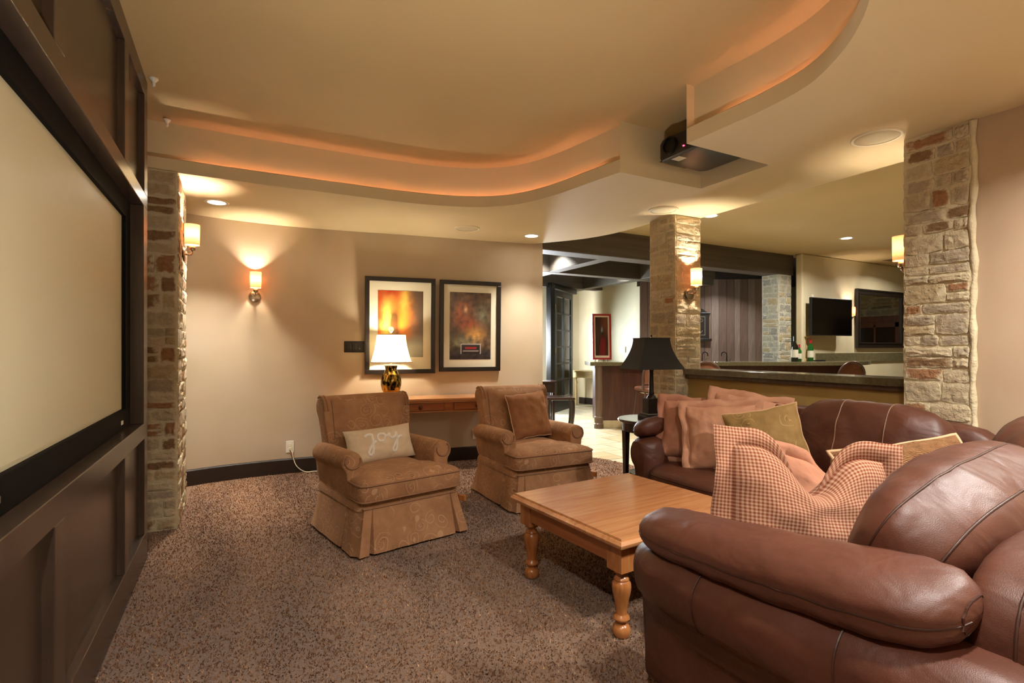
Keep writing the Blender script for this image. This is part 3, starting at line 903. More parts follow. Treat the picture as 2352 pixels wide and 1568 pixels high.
def pillar(name, x0, x1, y0, y1, z1, faces, label, mats, weights, mortar, seed, **kw):
    p = empty(name, (0, 0, 0), 0, label, None, None, 'structure')
    mb = MB(); n_ = 44
    for fx, fy, ux, uy, w in ((x0, y0, 1, 0, x1-x0), (x1, y0, 0, 1, y1-y0), (x1, y1, -1, 0, x1-x0), (x0, y1, 0, -1, y1-y0)):
        def fn(i, j):
            x = fx+ux*w*i; y = fy+uy*w*i; z = z1*j
            k = .007*noise.noise(Vector((x*9+seed, y*9, z*9)))
            e = 1 if .01 < i < .99 else 0
            return (x + uy*k*e, y - ux*k*e, z)
        mb.grid(9, n_, fn)
    mb.build('mortar', mortar, p, fix=False)
    C4 = {'front': ((x0, y0), (x1, y0)), 'right': ((x1, y0), (x1, y1)), 'back': ((x1, y1), (x0, y1)), 'left': ((x0, y1), (x0, y0))}
    for k, fc in enumerate(faces): stone_face(p, *C4[fc], 0, z1, mats, weights, seed+k, **kw)
    return p
st = M['st']
pillar('stone_pillar', -.70, -.36, 4.235, 4.87, Z_S, ('front', 'right'), 'limestone pillar at the end of the panelled screen wall', st, (2, 3, 2, 2, 3, 4), M['mortar'], 21, hmin=.07, hmax=.14)
pillar('stone_pillar', 3.51, 3.83, 3.45, 3.775, Z_S, ('left', 'front', 'right'), 'limestone pillar at the far end of the half wall', st, (5, 4, 5, 1, .25, .15), M['mortar'], 41)
pillar('stone_pillar', 3.45, 3.80, 1.285, 1.60, Z_S, ('left', 'back'), 'limestone pillar between half wall and plain wall', st, (4, 3, 4, 3, 1.3, .8), M['mortar'], 61, wmin=.08, wmax=.25)
mb = MB().tube([(3.455+.006*math.sin(z*9), 1.278+.004*math.sin(z*14), z) for z in [k*.05 for k in range(50)]], [.016+.004*math.sin(k*1.7) for k in range(50)], 8)
o = mb.build('trim_2', M['mortar'], auto=60); S(o, 'cream mortar bead along the stone pillar')
# ------------------------------------------------------------------ ceiling fixtures
def can_light(x, y, z, label, power, cool=False, r=.083, color=WARM, group=None, spread=2.0):
    t = empty('recessed_light', (x, y, z), 0, label, 'ceiling light', group)
    MB().lathe([(r*.80, -.002), (r*.80, -.006), (r, -.007), (r*1.14, -.003), (r*1.14, 0.0), (r*.80, 0.0)], 32, cap=False).build('trim_ring', M['whitetrim'], t, auto=40)
    MB().lathe([(.001, -.0035), (r*.80, -.0035), (r*.80, -.001), (.001, -.001)], 32, cap=False).build('lens', M['can_cool' if cool else 'can'], t)
    light('can_lamp', 'AREA', (0, 0, -.012), power, color, t, size=r*1.5, spread=spread)
    return t
can_light(-.144, 4.95, Z_S, 'bright recessed light in the soffit beside the stone pillar', CAN_W, spread=1.45)
can_light(2.808, 4.83, Z_S, 'bright recessed light in the soffit near the wall end', CAN_W*.8, spread=1.45)
# the same soffit continues unseen behind the camera, with cans added for light
can_light(2.80, .25, Z_S, 'added recessed light in the unseen soffit over the near sofa corner', FILL_CAN_W*1.3, spread=2.6)
can_light(1.25, .30, Z_S, 'added recessed light in the unseen soffit over the near sofa arm', FILL_CAN_W*.7, spread=2.6)
can_light(-.14, .12, Z_S, 'added recessed light in the unseen soffit beside the screen wall', FILL_CAN_W*.7, spread=2.6)
can_light(4.95, 4.30, Z_C, 'recessed light in the bar ceiling behind the stone pillar', BAR_CAN_W*.6, True, color=NEUTRAL)
can_light(7.66, 4.27, Z_C, 'recessed light in the bar ceiling above the television', BAR_CAN_W*.55, False, color=NEUTRAL, spread=2.7)
can_light(5.6, 2.2, Z_C, 'recessed light in the bar ceiling behind the half wall', BAR_CAN_W*.4, False, color=NEUTRAL)
can_light(10.2, 4.3, Z_C, 'added recessed light in the bar ceiling above the mirror', BAR_CAN_W*.45, False, color=NEUTRAL, spread=2.7)  # hidden can, added to brighten the television wall
can_light(4.3, 6.9, 2.86, 'recessed light in the hall ceiling above the travertine', HALL_CAN_W, True, color=COOL)
can_light(6.5, 7.6, 2.86, 'recessed light in the hall ceiling above the bar', HALL_CAN_W, True, color=COOL)
can_light(8.0, 6.5, 2.86, 'recessed light in the hall ceiling above the plank wall', HALL_CAN_W*.6, True, color=COOL)

# unseen floor uplight added beside the camera to brighten the tray ceiling
fl_ = empty('fill_uplight', (.30, .88, 0), 0, 'added low bronze uplight, out of view, filling the tray ceiling', 'fill lamp')
MB().lathe([(.10, 0), (.10, .012), (.05, .02), (.05, .03)], 24).build('base', M['bronze'], fl_, auto=40)
Mu = T(0, 0, .16) @ RZ(-math.radians(22)) @ RX(-math.radians(24))
MB().lathe([(.05, -.12), (.075, -.10), (.085, .10), (.080, .10), (.070, -.09), (.001, -.095)], 28, Mu, cap=False).build('lamp_head', M['bronze'], fl_, auto=40)
lo = light('uplight', 'AREA', (0, 0, 0), UP_FILL_W, (1.0, .95, .85), fl_, size=.14, spread=math.radians(115))
lo.matrix_local = Mu @ T(0, 0, .09) @ RX(PI)

def ceiling_speaker(x, y, label):
    t = empty('ceiling_speaker', (x, y, Z_S), 0, label, 'speaker', 'round ceiling speakers')
    r = .128
    MB().lathe([(r*.86, -.002), (r*.87, -.008), (r*.97, -.009), (r, -.004), (r, 0), (r*.86, 0)], 40, cap=False).build('bezel', M['whitetrim'], t, auto=40)
    MB().lathe([(.001, -.006), (r*.5, -.0055), (r*.87, -.004), (r*.87, -.001), (.001, -.001)], 40, cap=False).build('grille', M['grille'], t, smooth=True)
ceiling_speaker(3.25, 1.645, 'round ceiling speaker in front of the plain wall pillar')
ceiling_speaker(3.302, 3.385, 'round ceiling speaker above the sconce pillar of the half wall')
ceiling_speaker(2.06, 4.84, 'round ceiling speaker above the framed posters')

for k, (x, y, lb) in enumerate(((-.425, 3.64, 'small white ceiling nozzle nearest the panelled wall top'), (-.415, 4.20, 'small white nozzle by the cove end above the stone pillar'))):
    t = empty('sprinkler_head', (x, y, Z_C if k == 0 else 2.79), 0, lb, 'sprinkler', 'white ceiling nozzles')
    MB().lathe([(.024, 0), (.024, -.005), (.016, -.014), (.010, -.022)], 16).build('flange', M['white'], t, auto=40)
    MB().lathe([(.009, -.02), (.009, -.045), (.006, -.047)], 12).build('nozzle', M['white'], t, auto=40)

# projector hanging in the notch
pj = empty('projector', (2.80, 2.50, 2.60), 0, 'glossy black projector tucked in the ceiling notch', 'projector')
def rrect(w, h, r, n=5):
    pts = []
    for cx, cy, a0 in ((w/2-r, h/2-r, 0), (-w/2+r, h/2-r, 90), (-w/2+r, -h/2+r, 180), (w/2-r, -h/2+r, 270)):
        for k in range(n+1):
            a = math.radians(a0+90*k/n); pts.append((cx+r*math.cos(a), cy+r*math.sin(a)))
    return pts
mb = MB(); rings = []
for zz, s_ in ((-.075, .90), (-.07, .96), (-.05, 1.0), (.04, 1.0), (.065, .96), (.07, .9)):
    rings.append([Vector((p[0]*s_, p[1]*s_, zz)) for p in rrect(.46, .40, .06)])
mb.loft(rings); mb.build('housing', M['black'], pj, auto=35)
Ml = T(-.232, .07, 0) @ RY(-PI/2)
MB().lathe([(.030, -.01), (.056, -.01), (.060, .0), (.058, .016), (.048, .018), (.046, .004), (.001, .002)], 28, Ml, cap=False).build('lens', M['blackmetal'], pj, auto=40)
MB().tube([(-.238, .07+.052*math.cos(a), .052*math.sin(a)) for a in [k*PI/16 for k in range(32)]], .0025, 6, closed=True).build('lens_ring', M['chrome'], pj)
MB().box(-.235, -.228, -.055, -.045, -.045, -.038).build('status_light', M['led'], pj)
MB().box(-.20, .05, .19, .205, -.068, -.060).build('silver_trim', M['chrome'], pj)
MB().box(-.19, -.12, .03, .10, -.0765, -.0745).build('rating_plate', M['label'], pj)
MB().lathe([(.022, .07), (.022, .21)], 16).build('ceiling_pole', M['blackmetal'], pj)

# ------------------------------------------------------------------ wall sconces
def sconce(loc, rz, label, power=SCONCE_W, tall=1.0, reach=.085):
    """local -Y points away from the wall; loc is the centre of the round back plate"""
    t = empty('wall_sconce', loc, rz, label, 'wall sconce', 'coral glass wall sconces')
    MB().lathe([(.001, .0), (.052, .0), (.054, .004), (.050, .012), (.030, .017), (.001, .019)], 32, RX(PI/2), cap=False).build('back_plate', M['chrome'], t, auto=40)
    MB().tube([(0, -.015, .004), (0, -reach*.65, .004), (0, -reach*.88, .006), (0, -reach*.98, .018), (0, -reach, .05)], .0075, 12).build('arm', M['chrome'], t, smooth=True)
    MB().lathe([(.012, .030), (.020, .034), (.024, .050), (.018, .066), (.012, .070)], 20, T(0, -reach, 0)).build('socket', M['chrome'], t, auto=40)
    h0, h1 = .075, .075+.150*tall
    MB().lathe([(.0475, h0), (.0485, h0+.05), (.0495, h0+.1), (.050, h1)], 32, T(0, -reach, 0), cap=False).build('glass_shade', M['coral'], t, smooth=True)
    MB().lathe([(.001, h0+.01), (.012, h0+.014), (.014, h0+.06), (.008, h0+.085), (.001, h0+.09)], 12, T(0, -reach, 0), cap=False).build('bulb', emit_bulb, t, smooth=True)
    light('sconce_lamp', 'POINT', (0, -reach, (h0+h1)/2+.005), power, (1.0, .87, .70), t, radius=.018)
    return t
emit_bulb = emit('sconce_bulb', (1.0, .80, .55), 12.0)
sconce((-.345, 4.50, 1.93), PI/2, 'coral glass sconce on the pillar by the screen wall', reach=.056)
sconce((.156, back_y(.156)-.002, 1.742), back_ang(.156), 'coral glass sconce alone on the tan curved wall')
sconce((3.665, 3.432, 1.735), 0, 'coral glass sconce on the half wall pillar', SCONCE_W*1.2)
sconce((3.645, 1.617, 1.71), PI, 'coral glass sconce half hidden behind the plain wall pillar', SCONCE_W*.6)
sconce((9.52, 5.297, 1.74), 0, 'coral glass sconce between the television and the mirror', SCONCE_W*.8)
sconce((.156, -.49, 1.742), PI, 'added coral glass sconce on the unseen wall behind the camera')  # extra sconce added out of view for its light

# ------------------------------------------------------------------ things on the curved wall
def framed(name, cx, cz, w, h, tilt, fr, mat_w, frame_mat, mat_mat, printer, label, cat, group=None, base_loc=None, rz=None, depth=.03, standing=False):
    loc = base_loc; t = empty(name, loc, rz, label, cat, group)
    Mt = T(0, 0, -h/2) @ RX(tilt) @ T(0, 0, h/2)
    mb = MB()
    for x0, x1, z0, z1 in ((-w/2, w/2, h/2-fr, h/2), (-w/2, w/2, -h/2, -h/2+fr), (-w/2, -w/2+fr, -h/2+fr, h/2-fr), (w/2-fr, w/2, -h/2+fr, h/2-fr)):
        mb.box(x0, x1, -depth, 0, z0, z1, Mt)
    mb.build('frame', frame_mat, t, bevel=.003)
    MB().box(-w/2+fr-.004, w/2-fr+.004, -depth*.45, -depth*.2, -h/2+fr-.004, h/2-fr+.004, Mt).build('mat_board', mat_mat, t)
    pw, ph = w-2*fr-2*mat_w[0], h-2*fr-mat_w[1]-mat_w[2]
    zc = (mat_w[2]-mat_w[1])/2
    mb = MB(); nx, ny = 56, 80; mb.col = []
    def fn(i, j): return (-pw/2+pw*i, -depth*.45-.0015, zc-ph/2+ph*j)
    mb.grid(nx, ny, fn, Mt)
    for j in range(ny):
        for i in range(nx): mb.col.append(printer(i/(nx-1), j/(ny-1)))
    mb.build('print', M['print'], t, fix=False)
    return t

def lerp(a, b, t): return tuple(a[k]+(b[k]-a[k])*t for k in range(3))
def sm(a, b, x):
    t = min(1, max(0, (x-a)/(b-a))); return t*t*(3-2*t)
def blob(u, v, cx, cy, rx, ry, p=2.0):
    d = (abs((u-cx)/rx)**p + abs((v-cy)/ry)**p)
    return math.exp(-d*1.6)
def fb(u, v, s, seed): return noise.fractal(Vector((u*s, v*s*1.4, seed)), 1.0, 2.1, 4)
def lin(h): return C(h)[:3]

def print_fire(u, v):
    """abstract blaze: yellow core at one side, orange, smoky brown to the other"""
    n = fb(u, v, 4.0, 3.0)
    c = lerp(lin('#5c4a3c'), lin('#b8401c'), sm(.75, .35, u+.18*n-.1*(1-v)))
    c = lerp(c, lin('#e8862a'), min(1, 1.1*blob(u+.08*n, v, .50, .62, .30, .42)))
    c = lerp(c, lin('#f7d060'), min(1, 1.2*blob(u+.05*n, v, .22, .55, .17, .40)))
    c = lerp(c, lin('#f2c455'), min(1, .9*blob(u+.06*n, v, .58, .88, .12, .25)))
    c = lerp(c, lin('#b03418'), min(1, 1.0*blob(u, v+.05*n, .28, .98, .20, .09)))
    c = lerp(c, lin('#6a5d4c'), sm(.42, .18, v+.1*n)*sm(.35, .62, u))
    c = lerp(c, lin('#3a241a'), .85*min(1, 1.4*blob(u+.02*n, v, .36, .48, .12, .28, 3)))
    c = lerp(c, lin('#8f8674'), min(1, 1.3*blob(u, v, .82, .08, .30, .16, 3)))
    return c
def print_smoke(u, v):
    n = fb(u, v, 5.0, 8.0); n2 = fb(u, v, 11.0, 1.0)
    c = lerp(lin('#40301f'), lin('#5a4430'), .5+n)
    c = lerp(c, lin('#b0592a'), min(1, 1.0*blob(u+.06*n, v, .30, .70, .30, .22)))
    c = lerp(c, lin('#f3c08a'), min(1, 1.1*blob(u, v, .38, .735, .05, .06)))
    c = lerp(c, lin('#76735a'), .8*min(1, 1.1*blob(u+.05*n, v, .76, .66, .16, .16)))
    c = lerp(c, lin('#a83c22'), .8*min(1, blob(u+.06*n2, v, .45, .52, .30, .10)))
    c = lerp(c, lin('#e0a050'), .9*min(1, blob(u+.06*n, v+.05*n2, .60, .38, .26, .13)))
    c = lerp(c, lin('#8f8a6c'), .8*min(1, blob(u+.1*n, v+.06*n2, .30, .27, .45, .10)))
    c = lerp(c, lin('#3a3230'), sm(.20, .08, v+.04*n))
    c = tuple(max(.005, x*(1+.6*n2)) for x in c)
    # plain dark plaque with a pale outline, a red bar and a pale bar (no wording)
    e = max(abs((u-.51)/.255), abs((v-.155)/.078)); e2 = e + .18*max(0, abs((u-.51)/.255)-.75)
    if e2 < 1.0:
        c = lin('#cfc2b8') if e2 > .90 else lin('#2c2224')
        if abs(v-.175) < .011 and abs(u-.51) < .13: c = lin('#b3242c')
        if abs(v-.127) < .008 and abs(u-.51) < .19: c = lin('#b9aa9c')
    return c
p1 = framed('framed_poster', 0, 0, .735, 1.02, .03, .046, (.085, .095, .13), M['frameblack'], M['mat_board'], print_fire,
            'black framed poster of an orange blaze behind the lit lamp', 'picture', 'framed posters', (1.545, back_y(1.545)-.006, 1.482), back_ang(1.545))
p2 = framed('framed_poster', 0, 0, .70, 1.00, .03, .046, (.068, .082, .085), M['frameblack'], M['mat_board'], print_smoke,
            'black framed poster of brown smoke with a plaque, near the wall end', 'picture', 'framed posters', (2.30, back_y(2.30)-.006, 1.488), back_ang(2.30))

t = empty('wall_keypad', (1.08, back_y(1.08), 1.258), back_ang(1.08), 'dark bronze wall keypad plate beside the posters', 'switch plate')
MB().box(-.10, .10, -.008, 0, -.058, .058).build('plate', M['bronze'], t, bevel=.003)
MB().box(-.075, -.035, -.012, -.007, -.03, .03).build('rocker', M['bronze'], t, bevel=.002)
MB().box(-.02, .02, -.012, -.007, -.03, .03).build('rocker', M['bronze'], t, bevel=.002)
MB().lathe([(.001, 0), (.004, 0), (.003, .003), (.001, .0035)], 10, T(.055, -.008, -.02) @ RX(PI/2)).build('indicator', M['white'], t)

def outlet(x, z, label):
    t = empty('power_outlet', (x, back_y(x), z), back_ang(x), label, 'outlet', 'wall outlets')
    MB().box(-.037, .037, -.006, 0, -.058, .058).build('plate', M['white'], t, bevel=.003)
    for s_ in (-1, 1):
        MB().lathe([(.016, 0), (.016, .003), (.014, .004)], 16, T(0, -.006, .02*s_) @ RX(PI/2)).build('socket', M['whitetrim'], t)
    return t
outlet(.471, .262, 'white wall outlet with a lamp cord plugged in')
outlet(2.368, .284, 'white wall outlet under the console table')
yb = back_y(.471)
cord = MB().tube([tuple(p) for p in catmull([(.474, yb-.012, .245), (.49, yb-.035, .21), (.50, yb-.04, .15), (.53, yb-.05, .07), (.60, yb-.08, .016), (.69, yb-.10, .014), (.80, yb-.13, .014), (.95, yb-.16, .014)], 6)], .0045, 8).build('lamp_cord', M['whitetrim'], smooth=True)
tag(cord, 'cream lamp cord trailing from the outlet to the carpet', 'cord')
MB().box(-.012, .012, -.020, 0, -.014, .014, T(.474, yb-.008, .243)).build('plug', M['whitetrim'], cord, bevel=.003)
# ------------------------------------------------------------------ console table and its lamp
cx0 = 1.66
ct = empty('console_table', (cx0, back_y(cx0)-.225, 0), back_ang(cx0), 'long honey pine console table with drawers under the posters', 'table')
MB().box(-.92, .92, -.20, .20, .708, .735).build('tabletop', M['pine'], ct, bevel=.006)
MB().box(-.89, .89, -.18, .18, .688, .708).build('top_moulding', M['pine'], ct, bevel=.004)
mb = MB().box(-.88, .88, -.165, .17, .60, .690); mb.build('apron', M['pine_red'], ct, bevel=.002)
MB().box(-.885, .885, -.172, -.16, .592, .604).build('apron_bead', M['pine'], ct, bevel=.003)
for k in (-1, 0, 1):
    dx = k*.59
    dr = empty('drawer', (dx, -.166, .648)); dr.parent = ct
    f = MB(); w, h = .245, .036
    f.box(-w, w, -.004, .004, -h, h); f.box(-w, w, -.010, 0, h-.009, h); f.box(-w, w, -.010, 0, -h, -h+.009); f.box(-w, -w+.012, -.010, 0, -h, h); f.box(w-.012, w, -.010, 0, -h, h)
    f.build('drawer_front', M['pine_red'], dr, bevel=.0015)
    MB().box(-w-.004, w+.004, -.0012, 0, -h-.004, h+.004).build('drawer_gap_shade', M['knob'], dr)  # dark sheet standing in for the shadow gap round the drawer front
    MB().lathe([(.001, 0), (.008, 0), (.007, .010), (.017, .018), (.019, .027), (.012, .034), (.001, .036)], 16, RX(PI/2)).build('knob', M['knob'], dr, auto=40)
for sx in (-1, 1):
    for sy in (-1, 1):
        MB().lathe([(.014, .0), (.020, .02), (.017, .06), (.024, .10), (.020, .14), (.027, .42), (.022, .48), (.030, .52), (.030, .60)], 16, T(sx*.84, sy*.135, 0)).build('leg', M['pine_z'], ct, auto=40)

tl = empty('table_lamp', (1.393, back_y(1.393)-.225, .735), back_ang(1.393), 'gold mercury glass table lamp with a lit cream shade', 'table lamp')
MB().lathe([(.072, 0), (.074, .012), (.066, .018), (.060, .03)], 32).build('foot', M['bronze'], tl, auto=40)
MB().lathe([(.060, .028), (.078, .06), (.090, .085)], 32, cap=False).build('gold_band', M['gold'], tl, smooth=True)
MB().lathe([(.090, .085), (.102, .13), (.104, .17), (.096, .21), (.076, .25), (.060, .28), (.057, .30), (.066, .33)], 32, cap=False).build('glass_body', M['mercury'], tl, smooth=True)
MB().lathe([(.001, .338), (.074, .338), (.074, .329), (.001, .329)], 32, cap=False).build('neck_cap', M['whitetrim'], tl, auto=40)
MB().lathe([(.009, .335), (.009, .40), (.018, .41), (.018, .46)], 12).build('stem', M['whitetrim'], tl, auto=40)
def oct_ring(hw, cut, z, yk=.86):
    a, b = hw, hw-cut
    return [Vector(p) for p in ((b, -a*yk, z), (a, -b*yk, z), (a, b*yk, z), (b, a*yk, z), (-b, a*yk, z), (-a, b*yk, z), (-a, -b*yk, z), (-b, -a*yk, z))]
prof = [(k/10, .138 + (.195-.138)*((1-k/10)**1.7)) for k in range(11)]
mb = MB(); mb.loft([oct_ring(hw, hw*.32, .365+.28*t_) for t_, hw in prof], cap=False)
mb.build('lampshade', M['cream_shade'], tl, fix=False)
mb = MB(); mb.tube(oct_ring(.196, .062, .365), .004, 6, closed=True); mb.tube(oct_ring(.139, .044, .645), .004, 6, closed=True)
for k in range(8): mb.tube([oct_ring(hw+.001, hw*.32, .365+.28*t_)[k] for t_, hw in prof], .002, 5)
mb.build('shade_trim', M['gold'], tl)
mb = MB().lathe([(.001, .665), (.010, .667), (.012, .675), (.001, .68)], 12); mb.add([(p[0]*.028, p[1], .70+p[2]*.028) for p in [(math.cos(2*PI*k/20), -.006, math.sin(2*PI*k/20)) for k in range(20)]] + [(p[0]*.028, p[1], .70+p[2]*.028) for p in [(math.cos(2*PI*k/20), .006, math.sin(2*PI*k/20)) for k in range(20)]], [tuple(range(20)), tuple(reversed(range(20, 40)))] + [(k, (k+1) % 20, 20+(k+1) % 20, 20+k) for k in range(20)])
mb.build('finial', M['white'], tl, auto=40)
MB().lathe([(.001, .46), (.026, .49), (.03, .52), (.018, .56), (.001, .565)], 16, cap=False).build('bulb', emit('lamp_bulb', (1.0, .85, .62), 10.0), tl, smooth=True)
light('lamp_light', 'POINT', (0, 0, .53), LAMP_W, (1.0, .90, .70), tl, radius=.04)

# ------------------------------------------------------------------ skirted recliners
def rounded(poly, r, n=4):
    out = []; m = len(poly)
    for i in range(m):
        p = Vector(poly[i]); a = (Vector(poly[i-1])-p); b = (Vector(poly[(i+1) % m])-p)
        la, lb = a.length, b.length; rr = min(r, la*.45, lb*.45); a.normalize(); b.normalize()
        s_, e_ = p+a*rr, p+b*rr
        for k in range(n+1):
            t_ = k/n; out.append((s_*(1-t_)**2 + p*2*t_*(1-t_) + e_*t_*t_))
    return out
def recliner(loc, rz, label):
    t = empty('recliner', loc, rz, label, 'armchair', 'paisley velvet recliners', scale=(.96, 1, 1))
    m_ = M['recliner']
    # flared skirt with pleats near the corners
    def ring(z):
        f = (.275-z)/.255; hx = .365+.058*f; hyf = .405+.055*f; hyb = .36+.05*f
        g = .003+.013*f; dp = .004+.035*f; ox = .285+.03*f; oy = .22+.02*f
        P_ = []
        def seg(a, b, n): 
            for k in range(n): P_.append((a[0]+(b[0]-a[0])*k/n, a[1]+(b[1]-a[1])*k/n))
        # front, left to right, looking from above counter clockwise
        seg((-hx, -hyf), (-ox-g, -hyf), 3); seg((-ox-g, -hyf), (-ox, -hyf+dp), 1); seg((-ox, -hyf+dp), (-ox+g, -hyf), 1)
        seg((-ox+g, -hyf), (ox-g, -hyf), 12); seg((ox-g, -hyf), (ox, -hyf+dp), 1); seg((ox, -hyf+dp), (ox+g, -hyf), 1); seg((ox+g, -hyf), (hx, -hyf), 3)
        seg((hx, -hyf), (hx, -oy-g), 3); seg((hx, -oy-g), (hx-dp, -oy), 1); seg((hx-dp, -oy), (hx, -oy+g), 1); seg((hx, -oy+g), (hx, hyb), 8)
        seg((hx, hyb), (-hx, hyb), 12)
        seg((-hx, hyb), (-hx, -oy+g), 8); seg((-hx, -oy+g), (-hx+dp, -oy), 1); seg((-hx+dp, -oy), (-hx, -oy-g), 1); seg((-hx, -oy-g), (-hx, -hyf), 3)
        out = []
        for k, p in enumerate(P_):
            w = 1 + .018*f*noise.noise(Vector((p[0]*9, p[1]*9, loc[0]*3)))
            c_ = .93 if abs(abs(p[0])-hx) < .001 and (abs(p[1]+hyf) < .001 or abs(p[1]-hyb) < .001) else 1
            out.append(Vector((p[0]*w*c_, p[1]*w*c_, z + (.008*noise.noise(Vector((p[0]*6, p[1]*6, 2)))) * f)))
        return out
    MB().loft([ring(z) for z in (.275, .23, .17, .11, .06, .02)], cap=True).build('skirt', m_, t, auto=50)
    MB().tube([p+Vector((0, 0, .004)) for p in ring(.272)], .0055, 6, closed=True).build('skirt_piping', M['recliner_pipe'], t, smooth=True)
    # body under the cushion
    bp = rounded([(-.375, -.385), (.375, -.385), (.375, .34), (-.375, .34)], .05)
    mb = MB(); mb.loft([[Vector((p.x*s_, p.y*s_, z)) for p in bp] for z, s_ in ((.26, 1.0), (.285, 1.0), (.315, .97), (.33, .93))]); mb.build('seat_deck', m_, t, auto=50)
    # T cushion
    tc = rounded([(-.372, -.43), (.372, -.43), (.372, -.20), (.262, -.19), (.262, .22), (-.262, .22), (-.262, -.19), (-.372, -.20)], .055)
    def sc(p, k): return Vector((p.x*k, (p.y+.11)*k-.11))
    mb = MB(); rings = []
    for z, k in ((.312, .95), (.318, .985), (.335, 1.0), (.40, 1.0), (.422, .985), (.437, .94), (.452, .80), (.462, .55), (.467, .25), (.468, .05)):
        rings.append([Vector((*sc(p, k), z + .006*noise.noise(Vector((p.x*5*k, p.y*5*k, z*9))))) for p in tc])
    mb.loft(rings); mb.build('seat_cushion', m_, t, auto=60)
    for z in (.322, .418):
        MB().tube([Vector((*sc(p, 1.0), z)) for p in tc], .006, 6, closed=True).build('seat_piping', M['recliner_pipe'], t, smooth=True)
    # rolled arms
    for sx in (-1, 1):
        prof_ = [(.265, .28), (.265, .46), (.262, .50), (.268, .545), (.292, .583), (.33, .598), (.372, .592), (.404, .565), (.415, .53), (.406, .497), (.385, .478), (.378, .45), (.376, .28)]
        cxm, czm = .335, .47
        mb = MB(); rings = []
        for y, k in ((.345, .80), (.335, .95), (.31, 1.0), (.1, 1.0), (-.10, 1.0), (-.205, 1.0), (-.228, .97), (-.236, .90)):
            dip = .012*sm(-.22, .3, y)
            rings.append([Vector((sx*(cxm+(p[0]-cxm)*k), y, czm+(p[1]-czm)*k - dip*(p[1] > .45))) for p in prof_])
        mb.loft(rings); o = mb.build('armrest', m_, t, auto=70, sub=1)
        # pleated scroll on the arm front
        mb = MB(); mb.tube([(sx*(.338+.052*math.cos(a)), -.238, .537+.047*math.sin(a)) for a in [math.radians(q) for q in range(-200, 60, 12)]], .006, 6)
        mb.build('arm_piping', M['recliner_pipe'], t, smooth=True)
    # rolled back
    side = [(.205, .30), (.21, .46), (.235, .62), (.262, .76), (.275, .83), (.290, .872), (.325, .900), (.372, .905), (.415, .888), (.440, .850), (.436, .812), (.408, .79), (.392, .74), (.372, .56), (.352, .30)]
    cy_, cz_ = .31, .62
    mb = MB(); rings = []
    for x, k in ((-.352, .88), (-.345, .96), (-.325, 1.0), (-.2, 1.0), (0, 1.0), (.2, 1.0), (.325, 1.0), (.345, .96), (.352, .88)):
        rings.append([Vector((x*(1-.10*sm(.85, .45, p[1])), cy_+(p[0]-cy_)*k, cz_+(p[1]-cz_)*k)) for p in side])
    mb.loft(rings); mb.build('backrest', m_, t, auto=70, sub=1)
    # inner back panel
    mb = MB(); nx, nz = 13, 15
    def fn(i, j):
        u = 2*i-1; z = .44+.435*j
        for a, b in zip(side, side[1:]):
            if a[1] <= z <= b[1]: yy_ = a[0]+(b[0]-a[0])*(z-a[1])/(b[1]-a[1]); break
        bul = .030*(max(0, 1-u**4)*max(0, 1-(2*j-1)**6))**.5
        return (u*.285*(1-.05*(1-j)), yy_-.006-bul+.004*noise.noise(Vector((u*2, z*5, loc[1]))), z)
    mb.grid(nx, nz, fn); mb.build('inside_back', m_, t, smooth=True, fix=False)
    # pleats gathered over the shoulder of the roll
    for sx in (-1, 1):
        for q in (.012, .036):
            MB().tube([Vector((sx*(.348-q), y, z)) for y, z in ((.272, .80), (.288, .858), (.322, .893), (.372, .899), (.408, .884))], .009, 6).build('back_pleat', M['recliner'], t, smooth=True)
    # wooden release lever
    lv = empty('release_lever', (.405, -.13, .20)); lv.parent = t
    MB().tube([(0, .03, .01), (.03, -.02, 0), (.06, -.09, -.015)], .009, 8).build('lever_rod', M['pine_z'], lv)
    MB().box(-.012, .012, -.05, .05, -.022, .022, T(.07, -.12, -.022) @ RZ(.4)).build('lever_handle', M['pine_z'], lv, bevel=.006)
    return t
recliner((.915, 3.60, 0), math.radians(11), 'paisley velvet recliner holding the joy pillow')
recliner((2.215, 3.83, 0), math.radians(-1), 'paisley velvet recliner holding a plain tan pillow')

def put_pillow(name, mb, mat, loc, rot, label, cat='pillow', group='scatter pillows', welt=None, welt_r=.005, edge_args=None, sub_parts=(), main='cover'):
    t = empty(name, loc, 0, label, cat, group); t.rotation_euler = rot
    mb.build(main, mat, t, smooth=True, fix=False)
    if welt: MB().tube(pillow_edge(*edge_args), welt_r, 6, closed=True).build('welt', welt, t, smooth=True)
    return t
